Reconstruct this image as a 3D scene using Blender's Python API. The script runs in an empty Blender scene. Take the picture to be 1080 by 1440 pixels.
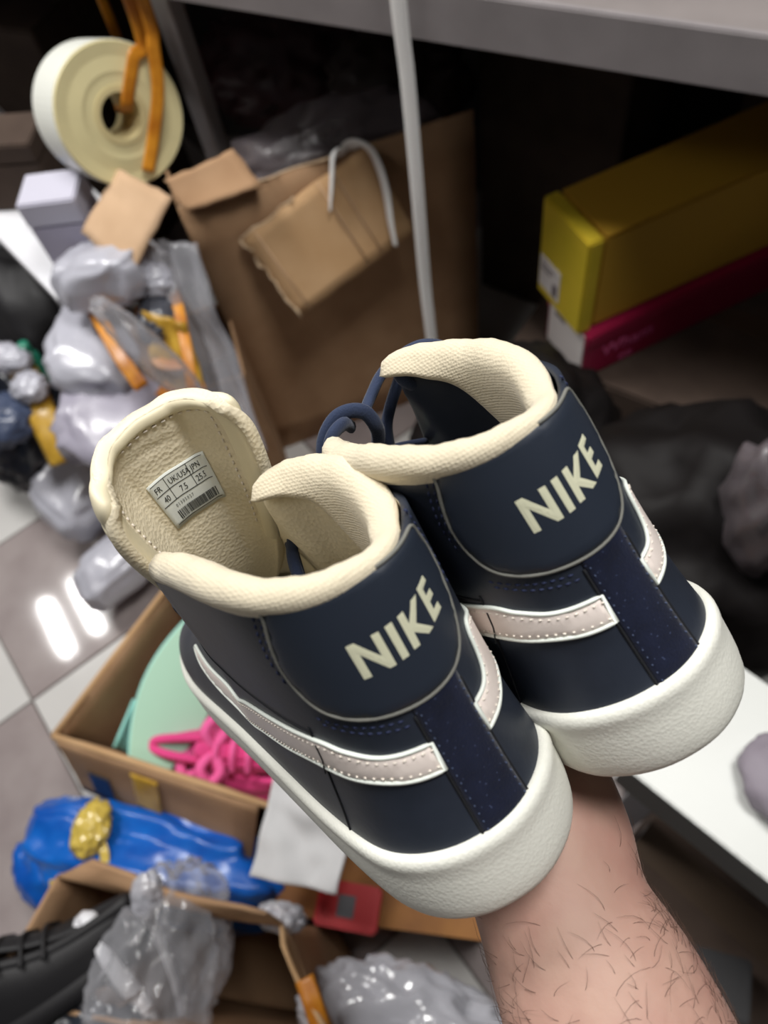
import bpy, bmesh, math, random
import numpy as np
from mathutils import Vector, Matrix, geometry
random.seed(7)
R3 = random.Random(11)
scene = bpy.context.scene
COL = scene.collection

# ------------------------------------------------------------------ camera
# world: X runs along the storage rack, Y towards it, Z up; the camera is held 1.5 m above the floor
FPX = 1080.0                                   # focal length in pixels of the 1080 x 1440 frame
CAMW = np.array([0.0, 0.0, 1.5])
RW = np.array([[0.885764, 0.34053968, -0.31536464],
               [0.44833948, -0.80352964, 0.39157607],
               [-0.12005764, -0.48823441, -0.86441502]])   # columns: image right, image down, view direction
cam_data = bpy.data.cameras.new('camera')
cam = bpy.data.objects.new('camera', cam_data)
COL.objects.link(cam)
cam_data.sensor_fit = 'VERTICAL'
cam_data.sensor_height = 36.0
cam_data.sensor_width = 27.0
cam_data.lens = 36.0 * FPX / 1440.0
cam_data.clip_start = 0.01
m = Matrix(((RW[0, 0], -RW[0, 1], -RW[0, 2], 0), (RW[1, 0], -RW[1, 1], -RW[1, 2], 0),
            (RW[2, 0], -RW[2, 1], -RW[2, 2], 0), (0, 0, 0, 1)))
cam.matrix_world = Matrix.Translation(Vector(CAMW)) @ m
cam_data.dof.use_dof = True
cam_data.dof.focus_distance = 0.285
cam_data.dof.aperture_fstop = 9.0
scene.camera = cam

# ------------------------------------------------------------------ exposure, world and lamps
scene.view_settings.view_transform = 'Standard'
scene.view_settings.look = 'None'
scene.view_settings.gamma = 1.0
scene.view_settings.exposure = 0.0
scene.view_settings.use_curve_mapping = False
world = bpy.data.worlds.new('room_ambience')
scene.world = world
world.use_nodes = True
world.node_tree.nodes['Background'].inputs[0].default_value = (0.80, 0.90, 1.0, 1)
world.node_tree.nodes['Background'].inputs[1].default_value = 0.045

def area_light(name, loc, size, power, color=(1, 0.98, 0.95), target=None):
    d = bpy.data.lights.new(name, 'AREA')
    d.shape = 'RECTANGLE'
    d.size, d.size_y = size
    d.energy = power
    d.color = color
    o = bpy.data.objects.new(name, d)
    COL.objects.link(o)
    o.location = loc
    return o

# rows of fluorescent ceiling lamps above the aisle (two of them mirror in the floor tiles); last entry: unseen fill added for the heels
LAMPS_AND_FILL = [(-3.21, .40, 16), (-3.12, .61, 16), (-1.55, .60, 46), (0.15, .58, 36), (-0.9, -1.1, 7)]      # x, y, watts
for lx, ly, pw in LAMPS_AND_FILL:
    o = area_light('ceiling_or_fill_light', (lx, ly, 2.93), (0.075, 0.44) if lx < -2 else (0.6, 0.6), pw, (1.0, 0.985, 0.96))
    o.rotation_euler = (0, 0, 1.05)
# ------------------------------------------------------------------ the sneaker's base surface (millimetres; x heel to toe, z up)
BASE_ROWS = [  # foxing line x, y | upper edge x, y, z
    (0, 0, 7, 0, 116.5), (1.5, 9, 8.5, 8.5, 116.8), (6, 18.5, 13, 17, 117.5), (14, 26.5, 20, 23.5, 118.5),
    (25, 31.8, 31, 29, 120), (40, 34, 46, 32.5, 121.5), (65, 35, 70, 34.5, 122.5), (95, 35, 98, 36, 122.5),
    (108, 35, 110, 35, 119), (122, 35, 122, 29, 105), (145, 35, 143, 22, 87), (172, 35.5, 166, 18, 74),
    (198, 36, 186, 12, 65), (220, 35, 200, 0, 61), (242, 31, 228, 0, 52), (262, 23.5, 255, 0, 43),
    (275, 12.5, 270, 0, 36), (280, 0, 277, 0, 31)]
ELLIP = [0, 0, 0, 0, 0, 0, 0, 0, 0, .1, .3, .55, .8, 1, 1, 1, 1, 1]
COLLAR_ROW = 8.0

def catmull(P, t):
    P = np.asarray(P, float); n = len(P) - 1
    t = np.clip(np.asarray(t, float), 0, n)
    i = np.minimum(t.astype(int), n - 1); u = (t - i)[:, None]
    p0 = P[np.maximum(i - 1, 0)].copy(); p1 = P[i]; p2 = P[i + 1]; p3 = P[np.minimum(i + 2, n)].copy()
    e0 = i == 0; p0[e0] = 2 * p1[e0] - p2[e0]
    e1 = i == n - 1; p3[e1] = 2 * p2[e1] - p1[e1]
    return 0.5 * (2 * p1 + (p2 - p0) * u + (2 * p0 - 5 * p1 + 4 * p2 - p3) * u**2 + (3 * p1 - p0 - 3 * p2 + p3) * u**3)

class ShoeSurface:
    """S(s, w): s = signed arc length round the foxing line from the heel centre (+ is the shoe's y > 0 side),
    w = height in mm up the upper (0 at the foxing, 92 at the top edge)"""
    def __init__(self, left_edge=None, right_edge=None, wide=-1):
        self.tabs = {}
        for side, edge in ((1, left_edge or {}), (-1, right_edge or {})):
            rows = []
            for k, r in enumerate(BASE_ROWS):
                r = list(r)
                if k in edge: r[2:] = edge[k]
                # the inner side of the sole is fuller at the ball of the foot
                k2 = (1 + 0.42 * math.exp(-((r[0] - 205) / 55.0)**2) + 0.06 * math.exp(-((r[0] - 35) / 25.0)**2)) if side == wide else 1.0
                rows.append((r[0], side * r[1] * k2, self.zb(r[0]), r[2], side * r[3] if k not in edge else edge[k][1], r[4], ELLIP[k]))
            rows = np.array(rows, float)
            mir = rows[1:4][::-1] * np.array([1, -1, 1, 1, -1, 1, 1])   # smooth through the heel centre
            full = np.vstack([mir, rows])
            tt = np.linspace(0, len(rows) - 1, 1200)
            self.tabs[side] = (full, 3, len(rows) - 1)
        full, o, n = self.tabs[1]
        tt = np.linspace(0, n, 4000)
        B = catmull(full, tt + o)[:, :2]
        self.tt = tt
        self.arc = np.concatenate([[0], np.cumsum(np.linalg.norm(np.diff(B, axis=0), axis=1))])
        self.total = self.arc[-1]
    @staticmethod
    def zb(x):
        return 26 + 4 * math.exp(-(x / 45.0)**2) + 2 * math.exp(-((280 - x) / 40.0)**2)
    def row_of_s(self, s): return np.interp(np.abs(s), self.arc, self.tt)
    def s_of_row(self, r): return float(np.interp(r, self.tt, self.arc))
    def controls(self, s):
        s = np.atleast_1d(np.asarray(s, float)); t = self.row_of_s(s)
        out = np.zeros((len(s), 7))
        for side in (1, -1):
            mk = (s >= 0) if side == 1 else (s < 0)
            if mk.any():
                full, o, n = self.tabs[side]
                out[mk] = catmull(full, t[mk] + o)
        return out
    def point(self, s, w, off=0.0):
        s = np.atleast_1d(np.asarray(s, float)); w = np.atleast_1d(np.asarray(w, float))
        P = self._p(s, w)
        if np.any(np.asarray(off) != 0):
            e = 0.4
            du = self._p(s + e, w) - self._p(s - e, w); dv = self._p(s, w + e) - self._p(s, w - e)
            nrm = np.cross(dv, du); nrm /= np.linalg.norm(nrm, axis=1)[:, None] + 1e-9
            P = P + nrm * np.reshape(np.broadcast_to(off, s.shape), (-1, 1))
        return P
    def normal(self, s, w):
        e = 0.4
        s = np.atleast_1d(np.asarray(s, float)); w = np.atleast_1d(np.asarray(w, float))
        du = self._p(s + e, w) - self._p(s - e, w); dv = self._p(s, w + e) - self._p(s, w - e)
        nrm = np.cross(dv, du)
        return nrm / (np.linalg.norm(nrm, axis=1)[:, None] + 1e-9)
    def _p(self, s, w):
        C = self.controls(s); v = (w / 92.0)[:, None]
        B = C[:, :3]; T = C[:, 3:6]; k = C[:, 6:7]
        e = 0.5
        C2 = self.controls(s + e); C1 = self.controls(s - e)
        tg = C2[:, :2] - C1[:, :2]; tg /= np.linalg.norm(tg, axis=1)[:, None] + 1e-9
        out = np.stack([-tg[:, 1], tg[:, 0], 0 * tg[:, 0]], 1)      # outward
        d = T - B
        P1a = B + d / 3 + out * -4.0; P2a = T - d / 3 + out * -0.6
        up = np.zeros_like(B); up[:, 2] = 1
        P1b = B + up * 0.62 * np.maximum(d[:, 2:3], 1) ; P2b = T - np.stack([d[:, 0], d[:, 1], 0 * d[:, 0]], 1) * 0.5
        P1 = P1a * (1 - k) + P1b * k; P2 = P2a * (1 - k) + P2b * k
        return (1 - v)**3 * B + 3 * v * (1 - v)**2 * P1 + 3 * v * v * (1 - v) * P2 + v**3 * T
# ------------------------------------------------------------------ helpers
def link(o, parent=None):
    COL.objects.link(o)
    if parent is not None: o.parent = parent
    return o

def mesh_obj(name, verts, faces, mat=None, parent=None, smooth=True, uv=None):
    me = bpy.data.meshes.new(name)
    me.from_pydata([tuple(map(float, v)) for v in verts], [], [tuple(map(int, q)) for q in faces])
    me.validate()
    me.update()
    if smooth: me.shade_smooth()
    if mat is not None: me.materials.append(mat)
    return link(bpy.data.objects.new(name, me), parent)

def bm_obj(name, bm, mat=None, parent=None, smooth=False):
    me = bpy.data.meshes.new(name)
    bmesh.ops.recalc_face_normals(bm, faces=bm.faces)
    bm.to_mesh(me); bm.free()
    if smooth: me.shade_smooth()
    if mat is not None: me.materials.append(mat)
    return link(bpy.data.objects.new(name, me), parent)

def empty(name, loc=(0, 0, 0), parent=None):
    o = bpy.data.objects.new(name, None)
    o.empty_display_size = 0.05
    o.location = loc
    return link(o, parent)

def tag(o, label=None, cat=None, group=None, kind=None):
    if label: o['label'] = label
    if cat: o['category'] = cat
    if group: o['group'] = group
    if kind: o['kind'] = kind
    return o

def mod_subsurf(o, n=1):
    md = o.modifiers.new('subsurf', 'SUBSURF'); md.levels = n; md.render_levels = n
def mod_solid(o, t, off=-1):
    md = o.modifiers.new('thickness', 'SOLIDIFY'); md.thickness = t; md.offset = off
    md.use_even_offset = False
    return md
def mod_bevel(o, w, seg=2):
    md = o.modifiers.new('bevel', 'BEVEL'); md.width = w; md.segments = seg; md.limit_method = 'ANGLE'

def sweep(path, radii, n=8, flat=1.0, up=None, caps=True, closed=False):
    """tube along a polyline; flat < 1 squashes it (a tape); returns verts, faces"""
    P = [Vector(p) for p in path]; k = len(P)
    if not hasattr(radii, '__len__'): radii = [radii] * k
    V, F = [], []
    prev = None
    for i in range(k):
        if closed: t = P[(i + 1) % k] - P[i - 1]
        else: t = P[min(i + 1, k - 1)] - P[max(i - 1, 0)]
        if t.length < 1e-9: t = Vector((0, 0, 1))
        t.normalize()
        if prev is None:
            ref = Vector(up) if up is not None else (Vector((0, 0, 1)) if abs(t.z) < .9 else Vector((1, 0, 0)))
            a = ref - t * ref.dot(t)
            if a.length < 1e-6: a = t.orthogonal()
        else:
            a = prev - t * prev.dot(t)
            if a.length < 1e-6: a = t.orthogonal()
        a.normalize(); b = t.cross(a); prev = a
        for j in range(n):
            th = 2 * math.pi * j / n
            V.append(P[i] + a * (radii[i] * flat * math.cos(th)) + b * (radii[i] * math.sin(th)))
    rings = k if closed else k - 1
    for i in range(rings):
        for j in range(n):
            i2 = (i + 1) % k
            F.append((i * n + j, i * n + (j + 1) % n, i2 * n + (j + 1) % n, i2 * n + j))
    if caps and not closed:
        F.append(tuple(range(n - 1, -1, -1))); F.append(tuple(range((k - 1) * n, k * n)))
    return V, F

def smooth_path(pts, per=8):
    pts = np.asarray(pts, float)
    return catmull(pts, np.linspace(0, len(pts) - 1, (len(pts) - 1) * per + 1))

def merge(parts):
    V, F = [], []
    for v, q in parts:
        o = len(V); V += list(v); F += [tuple(i + o for i in x) for x in q]
    return V, F

# ------------------------------------------------------------------ materials
def lin(c):
    return tuple(((x / 255.0) / 12.92 if x / 255.0 <= 0.04045 else ((x / 255.0 + 0.055) / 1.055) ** 2.4) for x in c)

def material(name, rgb, rough=0.6, metal=0.0, spec=0.5, var=0.0, var_scale=20.0, bump=0.0, bump_scale=200.0,
             coat=0.0, sheen=0.0, rgb2=None, trans=0.0, alpha=1.0, sss=0.0, weave=None, voro=None, detail=3.0, ridged=None, emission=None, bump_dist=0.001, flakes=None):
    mt = bpy.data.materials.new(name); mt.use_nodes = True
    nt = mt.node_tree; N = nt.nodes; L = nt.links
    b = N['Principled BSDF']
    c = lin(rgb)
    b.inputs['Base Color'].default_value = (*c, 1)
    b.inputs['Roughness'].default_value = rough
    b.inputs['Metallic'].default_value = metal
    b.inputs['Specular IOR Level'].default_value = spec
    b.inputs['Coat Weight'].default_value = coat
    b.inputs['Sheen Weight'].default_value = sheen
    b.inputs['Transmission Weight'].default_value = trans
    b.inputs['Alpha'].default_value = alpha
    if sss:
        b.inputs['Subsurface Weight'].default_value = sss
        b.inputs['Subsurface Radius'].default_value = (1.0, 0.35, 0.2)
        b.inputs['Subsurface Scale'].default_value = 0.004
    tc = N.new('ShaderNodeTexCoord')
    if var > 0 or rgb2:
        nz = N.new('ShaderNodeTexNoise'); nz.inputs['Scale'].default_value = var_scale; nz.inputs['Detail'].default_value = detail
        L.new(tc.outputs['Object'], nz.inputs['Vector'])
        mx = N.new('ShaderNodeMix'); mx.data_type = 'RGBA'
        c2 = lin(rgb2) if rgb2 else tuple(x * (1 - var) for x in c)
        mx.inputs[6].default_value = (*c, 1); mx.inputs[7].default_value = (*c2, 1)
        rp = N.new('ShaderNodeMapRange'); rp.inputs[1].default_value = 0.35; rp.inputs[2].default_value = 0.68
        L.new(nz.outputs[0], rp.inputs[0]); L.new(rp.outputs[0], mx.inputs[0])
        L.new(mx.outputs[2], b.inputs['Base Color'])
        last = mx.outputs[2]
    else: last = None
    if flakes:
        vz = N.new('ShaderNodeTexNoise'); vz.inputs['Scale'].default_value = flakes[1]; vz.inputs['Detail'].default_value = 1
        L.new(tc.outputs['Object'], vz.inputs['Vector'])
        r2 = N.new('ShaderNodeMapRange'); r2.inputs[1].default_value = flakes[2]; r2.inputs[2].default_value = flakes[2] + 0.04
        L.new(vz.outputs[0], r2.inputs[0])
        m2 = N.new('ShaderNodeMix'); m2.data_type = 'RGBA'
        if last: L.new(last, m2.inputs[6])
        else: m2.inputs[6].default_value = (*c, 1)
        m2.inputs[7].default_value = (*lin(flakes[0]), 1)
        L.new(r2.outputs[0], m2.inputs[0]); L.new(m2.outputs[2], b.inputs['Base Color'])
    h = None
    if weave:
        # woven cloth: two crossed waves
        w1 = N.new('ShaderNodeTexWave'); w2 = N.new('ShaderNodeTexWave')
        w1.bands_direction = weave[1]; w2.bands_direction = weave[2]
        for w in (w1, w2):
            w.inputs['Scale'].default_value = weave[0]; w.inputs['Distortion'].default_value = 0.6
            w.inputs['Detail Scale'].default_value = 2.0
            L.new(tc.outputs['Object'], w.inputs['Vector'])
        ad = N.new('ShaderNodeMath'); ad.operation = 'ADD'
        L.new(w1.outputs[1], ad.inputs[0]); L.new(w2.outputs[1], ad.inputs[1]); h = ad.outputs[0]
    elif voro:
        vo = N.new('ShaderNodeTexVoronoi'); vo.inputs['Scale'].default_value = voro; vo.inputs['Randomness'].default_value = 0.3 if voro == 900 else 1.0
        L.new(tc.outputs['Object'], vo.inputs['Vector']); h = vo.outputs[0]
    elif ridged:
        n2 = N.new('ShaderNodeTexNoise'); n2.noise_type = 'RIDGED_MULTIFRACTAL'; n2.inputs['Scale'].default_value = ridged; n2.inputs['Detail'].default_value = 2.5; n2.inputs['Distortion'].default_value = 0.6
        L.new(tc.outputs['Object'], n2.inputs['Vector']); h = n2.outputs[0]
    elif bump:
        n2 = N.new('ShaderNodeTexNoise'); n2.inputs['Scale'].default_value = bump_scale; n2.inputs['Detail'].default_value = 4
        L.new(tc.outputs['Object'], n2.inputs['Vector']); h = n2.outputs[0]
    if h is not None:
        bp = N.new('ShaderNodeBump'); bp.inputs['Strength'].default_value = bump; bp.inputs['Distance'].default_value = bump_dist
        L.new(h, bp.inputs['Height']); L.new(bp.outputs[0], b.inputs['Normal'])
    if emission:
        b.inputs['Emission Color'].default_value = (*lin(emission[0]), 1); b.inputs['Emission Strength'].default_value = emission[1]
    return mt

M = {}
M['navy'] = material('navy_leather', (40, 46, 58), rough=0.48, spec=0.45, bump=0.12, bump_scale=500, var=0.25, var_scale=60, bump_dist=0.0006)
M['navy_heel'] = material('navy_leather_smooth', (38, 45, 57), rough=0.45, spec=0.5, bump=0.08, bump_scale=420, bump_dist=0.0006)
M['suede'] = material('navy_suede', (22, 28, 50), rough=0.95, spec=0.12, sheen=0.15, bump=0.5, bump_scale=1200, var=0.35, var_scale=120, bump_dist=0.0005, flakes=((64, 74, 104), 900, .72))
M['dark_mesh'] = material('dark_textile', (30, 33, 44), rough=0.9, spec=0.15, bump=0.4, bump_scale=900, flakes=((95, 100, 118), 700, .70), bump_dist=0.0005)
M['cream_knit'] = material('cream_knit', (216, 205, 180), rough=0.9, spec=0.15, sheen=0.2, voro=900, bump=0.45, bump_dist=0.0006)
M['cream_canvas'] = material('cream_canvas', (234, 223, 196), rough=0.92, spec=0.1, voro=640, bump=0.4, bump_dist=0.0007, var=0.1, var_scale=40)
M['cream_vinyl'] = material('cream_vinyl', (228, 218, 188), rough=0.5, spec=0.4, bump=0.05, bump_scale=150)
M['foxing'] = material('white_rubber', (232, 232, 222), rough=0.6, spec=0.3, voro=800, bump=0.22, bump_dist=0.0005, var=0.06, var_scale=30)
M['outsole'] = material('outsole_rubber', (222, 218, 202), rough=0.7, spec=0.3)
M['swoosh'] = material('pale_pink_leather', (238, 226, 218), rough=0.42, spec=0.45, bump=0.1, bump_scale=500, bump_dist=0.0005)
M['white_edge'] = material('white_foam_edge', (232, 238, 230), rough=0.7)
M['letter'] = material('pale_green_print', (214, 214, 186), rough=0.55)
M['raw_edge'] = material('raw_leather_edge', (112, 112, 106), rough=0.8)
M['thread_navy'] = material('navy_thread', (30, 40, 74), rough=0.7)
M['thread_pale'] = material('pale_thread', (235, 226, 214), rough=0.7)
M['thread_dim'] = material('dim_blue_thread', (66, 78, 106), rough=0.8)
M['seam'] = material('dark_seam_fabric', (16, 18, 24), rough=0.9)  # dark colour of the sewn seam lines
M['lace_navy'] = material('navy_lace', (44, 54, 78), rough=0.85, spec=0.2, sheen=0.15, bump=0.6, bump_scale=1400, bump_dist=0.0005)
M['insole'] = material('insole_cloth', (120, 118, 112), rough=0.95)
M['label_paper'] = material('printed_label', (226, 230, 224), rough=0.6)
M['ink'] = material('black_ink', (38, 40, 40), rough=0.7)

# ------------------------------------------------------------------ sneakers
MM = 0.001
def ring_smooth(P, n):
    """resample a closed outline to n points, keeping its corners"""
    P = np.asarray(P, float); Q = np.vstack([P, P[:1]])
    d = np.concatenate([[0], np.cumsum(np.linalg.norm(np.diff(Q, axis=0), axis=1))])
    t = np.linspace(0, d[-1], n, endpoint=False)
    t = np.unique(np.concatenate([t, d[:-1]]))
    return np.stack([np.interp(t, d, Q[:, 0]), np.interp(t, d, Q[:, 1])], 1)

def round_outline(pts, per=6):
    P = np.asarray(pts, float); n = len(P); out = []
    for i in range(n):
        p0, p1, p2, p3 = P[i - 1], P[i], P[(i + 1) % n], P[(i + 2) % n]
        for u in np.arange(per) / per:
            out.append(0.5 * (2 * p1 + (p2 - p0) * u + (2 * p0 - 5 * p1 + 4 * p2 - p3) * u**2 + (3 * p1 - p0 - 3 * p2 + p3) * u**3))
    return np.array(out)

def seg_dist(P, A, B):
    d = np.full(len(P), 1e9)
    for a, b in zip(A, B):
        ab = b - a; L2 = ab @ ab + 1e-12
        t = np.clip(((P - a) @ ab) / L2, 0, 1)
        d = np.minimum(d, np.linalg.norm(P - (a + t[:, None] * ab), axis=1))
    return d

def inlay(S, outline, thick, base=0.0, grid=2.2, edge=1.2, sink=0.6):
    """a flat piece cut to an (s, w) outline and laid on the shoe's surface, with its own thickness and rounded rim"""
    P = np.asarray(outline, float)
    A, B = P, np.roll(P, -1, axis=0)
    lo, hi = P.min(0), P.max(0)
    g = np.stack(np.meshgrid(np.arange(lo[0], hi[0], grid), np.arange(lo[1], hi[1], grid), indexing='ij'), -1).reshape(-1, 2)
    inside = np.zeros(len(g), bool)
    for a, b in zip(A, B):
        c = (a[1] > g[:, 1]) != (b[1] > g[:, 1])
        x = (b[0] - a[0]) * (g[:, 1] - a[1]) / (b[1] - a[1] + 1e-12) + a[0]
        inside ^= c & (g[:, 0] < x)
    g = g[inside]
    if len(g): g = g[seg_dist(g, A, B) > 0.35 * grid]
    pts = [Vector(p) for p in P] + [Vector(p) for p in g]
    n = len(P)
    vo, eo, fo, ov, oe, of = geometry.delaunay_2d_cdt(pts, [(i, (i + 1) % n) for i in range(n)], [], 1, 1e-5)
    V2 = np.array([tuple(v) for v in vo])
    d = seg_dist(V2, A, B)
    h = base + thick * (0.45 + 0.55 * np.sqrt(1 - (1 - np.clip(d / edge, 0, 1))**2))
    top = S.point(V2[:, 0], V2[:, 1], h)
    faces = [list(q) for q in fo]
    # orientation: outward
    nrm = S.normal(V2[:, 0], V2[:, 1])
    a, b, c = faces[0][:3]
    if np.cross(top[b] - top[a], top[c] - top[a]) @ nrm[a] < 0: faces = [q[::-1] for q in faces]
    # skirt along the boundary
    cnt = {}
    for q in faces:
        for i in range(len(q)):
            e = (q[i], q[(i + 1) % len(q)])
            cnt[e] = cnt.get(e, 0) + 1
    bnd = [e for e in cnt if (e[1], e[0]) not in cnt]
    bv = sorted({v for e in bnd for v in e})
    low = S.point(V2[bv, 0], V2[bv, 1], base - sink)
    idx = {v: len(top) + i for i, v in enumerate(bv)}
    for u, v in bnd: faces.append([v, u, idx[u], idx[v]])
    return list(np.vstack([top, low]) * MM), faces

def on_surface(S, line, off):
    L = np.asarray(line, float)
    return S.point(L[:, 0], L[:, 1], off) * MM

def resample(L, step):
    L = np.asarray(L, float)
    d = np.concatenate([[0], np.cumsum(np.linalg.norm(np.diff(L, axis=0), axis=1))])
    t = np.linspace(0, d[-1], max(2, int(d[-1] / step) + 1))
    return np.stack([np.interp(t, d, L[:, k]) for k in range(L.shape[1])], 1)

def stitches(S, line, off, length=2.0, gap=1.2, r=0.35):
    L = resample(line, 0.5)
    parts = []; i = 0; per = length + gap
    k = int(per / 0.5); on = int(length / 0.5)
    while i + on < len(L):
        seg = L[i:i + on + 1]
        P = S.point(seg[:, 0], seg[:, 1], off) * MM
        nn = S.normal(seg[:1, 0], seg[:1, 1])[0] * MM
        P[0] -= nn * 0.5; P[-1] -= nn * 0.5
        parts.append(sweep(P[::2] if len(P) > 3 else P, r * MM, 5))
        i += k
    return parts

PATCH = [(34.5, 94.5), (38.2, 86.5), (40.6, 80), (42.5, 72), (41.6, 63), (37, 56), (28, 52.2), (15, 50), (3, 49.4), (-8, 50.2), (-15, 53), (-20.3, 58.5), (-25.5, 67.5), (-28.3, 78), (-26.5, 86), (-22.5, 92.0),
         (-10, 92.6), (5, 93.8), (20, 94)]
STRIP = [(9.6, 50), (-9.6, 50.5), (-9.4, 25), (-9.4, -1.5), (9.2, -1.5), (9.4, 25)]
SW_UP = [(9.7, 35.4), (26, 36.6), (38, 39.5), (50, 41.8), (79, 38.5), (115, 34), (150, 29.5), (180, 33), (206, 47)]
SW_LO = [(208, 45), (196, 29), (170, 18), (137, 18), (110, 21), (87, 24.4), (58, 29.4), (36, 28.2), (20, 26), (9.7, 25.2)]
SW_UP_R = [(9.7, 35.6), (17, 36), (21.5, 38.5), (24, 43), (26, 49.5), (30, 52), (40, 49), (56, 45.5), (79, 41), (115, 38), (150, 37), (180, 44), (200, 58)]
# the four letters as they stand on the heel patch, in (s, w)
LETTERS = [
    [(17.0, 76.6), (14.5, 76.8), (9.3, 69.4), (9.3, 76.8), (6.9, 76.8), (6.9, 64.7), (9.0, 64.7), (14.5, 72.6), (14.5, 64.7), (17.0, 64.7)],
    [(4.9, 77), (2.5, 77.2), (2.5, 65), (4.8, 64.9)],
    [(.5, 77.4), (-1.8, 77.6), (-1.8, 73.2), (-5.6, 78.3), (-8.2, 78.4), (-3.8, 71.7), (-8.6, 66.3), (-6.0, 66.0), (-1.9, 70.0), (-1.8, 65.4), (.5, 65.5)],
    [(-9.3, 79.2), (-14.2, 80.3), (-14.6, 78.2), (-11.6, 77.4), (-11.6, 75.0), (-14.4, 75.5), (-14.7, 73.2), (-11.9, 72.6), (-11.9, 69.9), (-14.9, 70.3), (-15.3, 67.8), (-9.7, 66.9)]]

def collar_mesh(S, r0, r1, tipL=(0, 0, 0), tipR=(0, 0, 0), scale=1.0):
    """padded roll round the collar; r0/r1 = rows where it ends on the left and the right side"""
    sL, sR = S.s_of_row(r0), -S.s_of_row(r1)
    s = np.linspace(sL, sR, 120)
    C = S.controls(s)
    T = C[:, 3:6].copy()
    tg = np.gradient(T, axis=0); tg[:, 2] = 0
    for _ in range(2): tg[1:-1] = (tg[:-2] + tg[1:-1] * 2 + tg[2:]) / 4
    tg /= np.linalg.norm(tg, axis=1)[:, None] + 1e-9
    out = np.stack([tg[:, 1], -tg[:, 0], 0 * tg[:, 0]], 1)
    prof = np.array([(-2.0, -4), (0.5, -2.2), (1.7, -0.4), (2.3, 1.8), (1.9, 4.4), (0.2, 6.8), (-2.6, 8.0), (-5.6, 7.4), (-8.2, 4.8), (-9.8, 1.0), (-10.6, -4), (-10.6, -9), (-9.8, -14), (-8.0, -18), (-5.0, -20), (-2.5, -19)])
    nP = len(prof); V = []; F = []
    n = len(s)
    for i in range(n):
        e = min(i, n - 1 - i) / 9.0
        k = math.sqrt(max(0.0, 1 - (1 - min(e, 1))**2)) * 0.97 + 0.03
        # the pad is thinner at the back, fuller over the ankle; a soft crease where it turns
        a = abs(s[i])
        full = 0.80 + 0.30 * math.exp(-((a - 72) / 42)**2)
        wob = 1 + 0.035 * math.sin(s[i] * 0.31) + 0.02 * math.sin(s[i] * 0.83 + 1)
        tip = np.array(tipL) if s[i] > 0 else np.array(tipR)
        tw = max(0.0, (a - 75) / 50.0) ** 2
        c = np.array([-5.5, -1.0])
        for p in prof:
            q = c + (p - c) * np.array([k, k])
            dip = 1 - 0.62 * math.exp(-((s[i] + 30) / 27)**2)      # flatter where the roll turns inwards behind the ankle
            if p[1] > -3: q[1] *= dip
            if p[0] > 0: q[0] *= dip
            g_ = math.exp(-((s[i] + 33) / 24)**2); q = q - np.array([5.0 * g_, 2.0 * g_])
            if p[1] < -3: q[1] = c[1] + (q[1] - c[1]) * (0.28 + 1.9 / (1 + math.exp((a - 88) / 5.0)) * (0.45 + 0.55 * min(1.0, a / 25.0)))
            if p[1] > -3: q = np.array([q[0] * full * (1 if q[0] < 0 else 1), q[1] * full * wob])
            V.append((T[i] + out[i] * q[0] + np.array([0, 0, q[1]]) + tip * tw) * MM)
    for i in range(n - 1):
        for j in range(nP - 1):
            F.append((i * nP + j, (i + 1) * nP + j, (i + 1) * nP + j + 1, i * nP + j + 1))
    F.append(tuple(range(nP))); F.append(tuple(range((n - 1) * nP, n * nP))[::-1])
    return V, F

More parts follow.
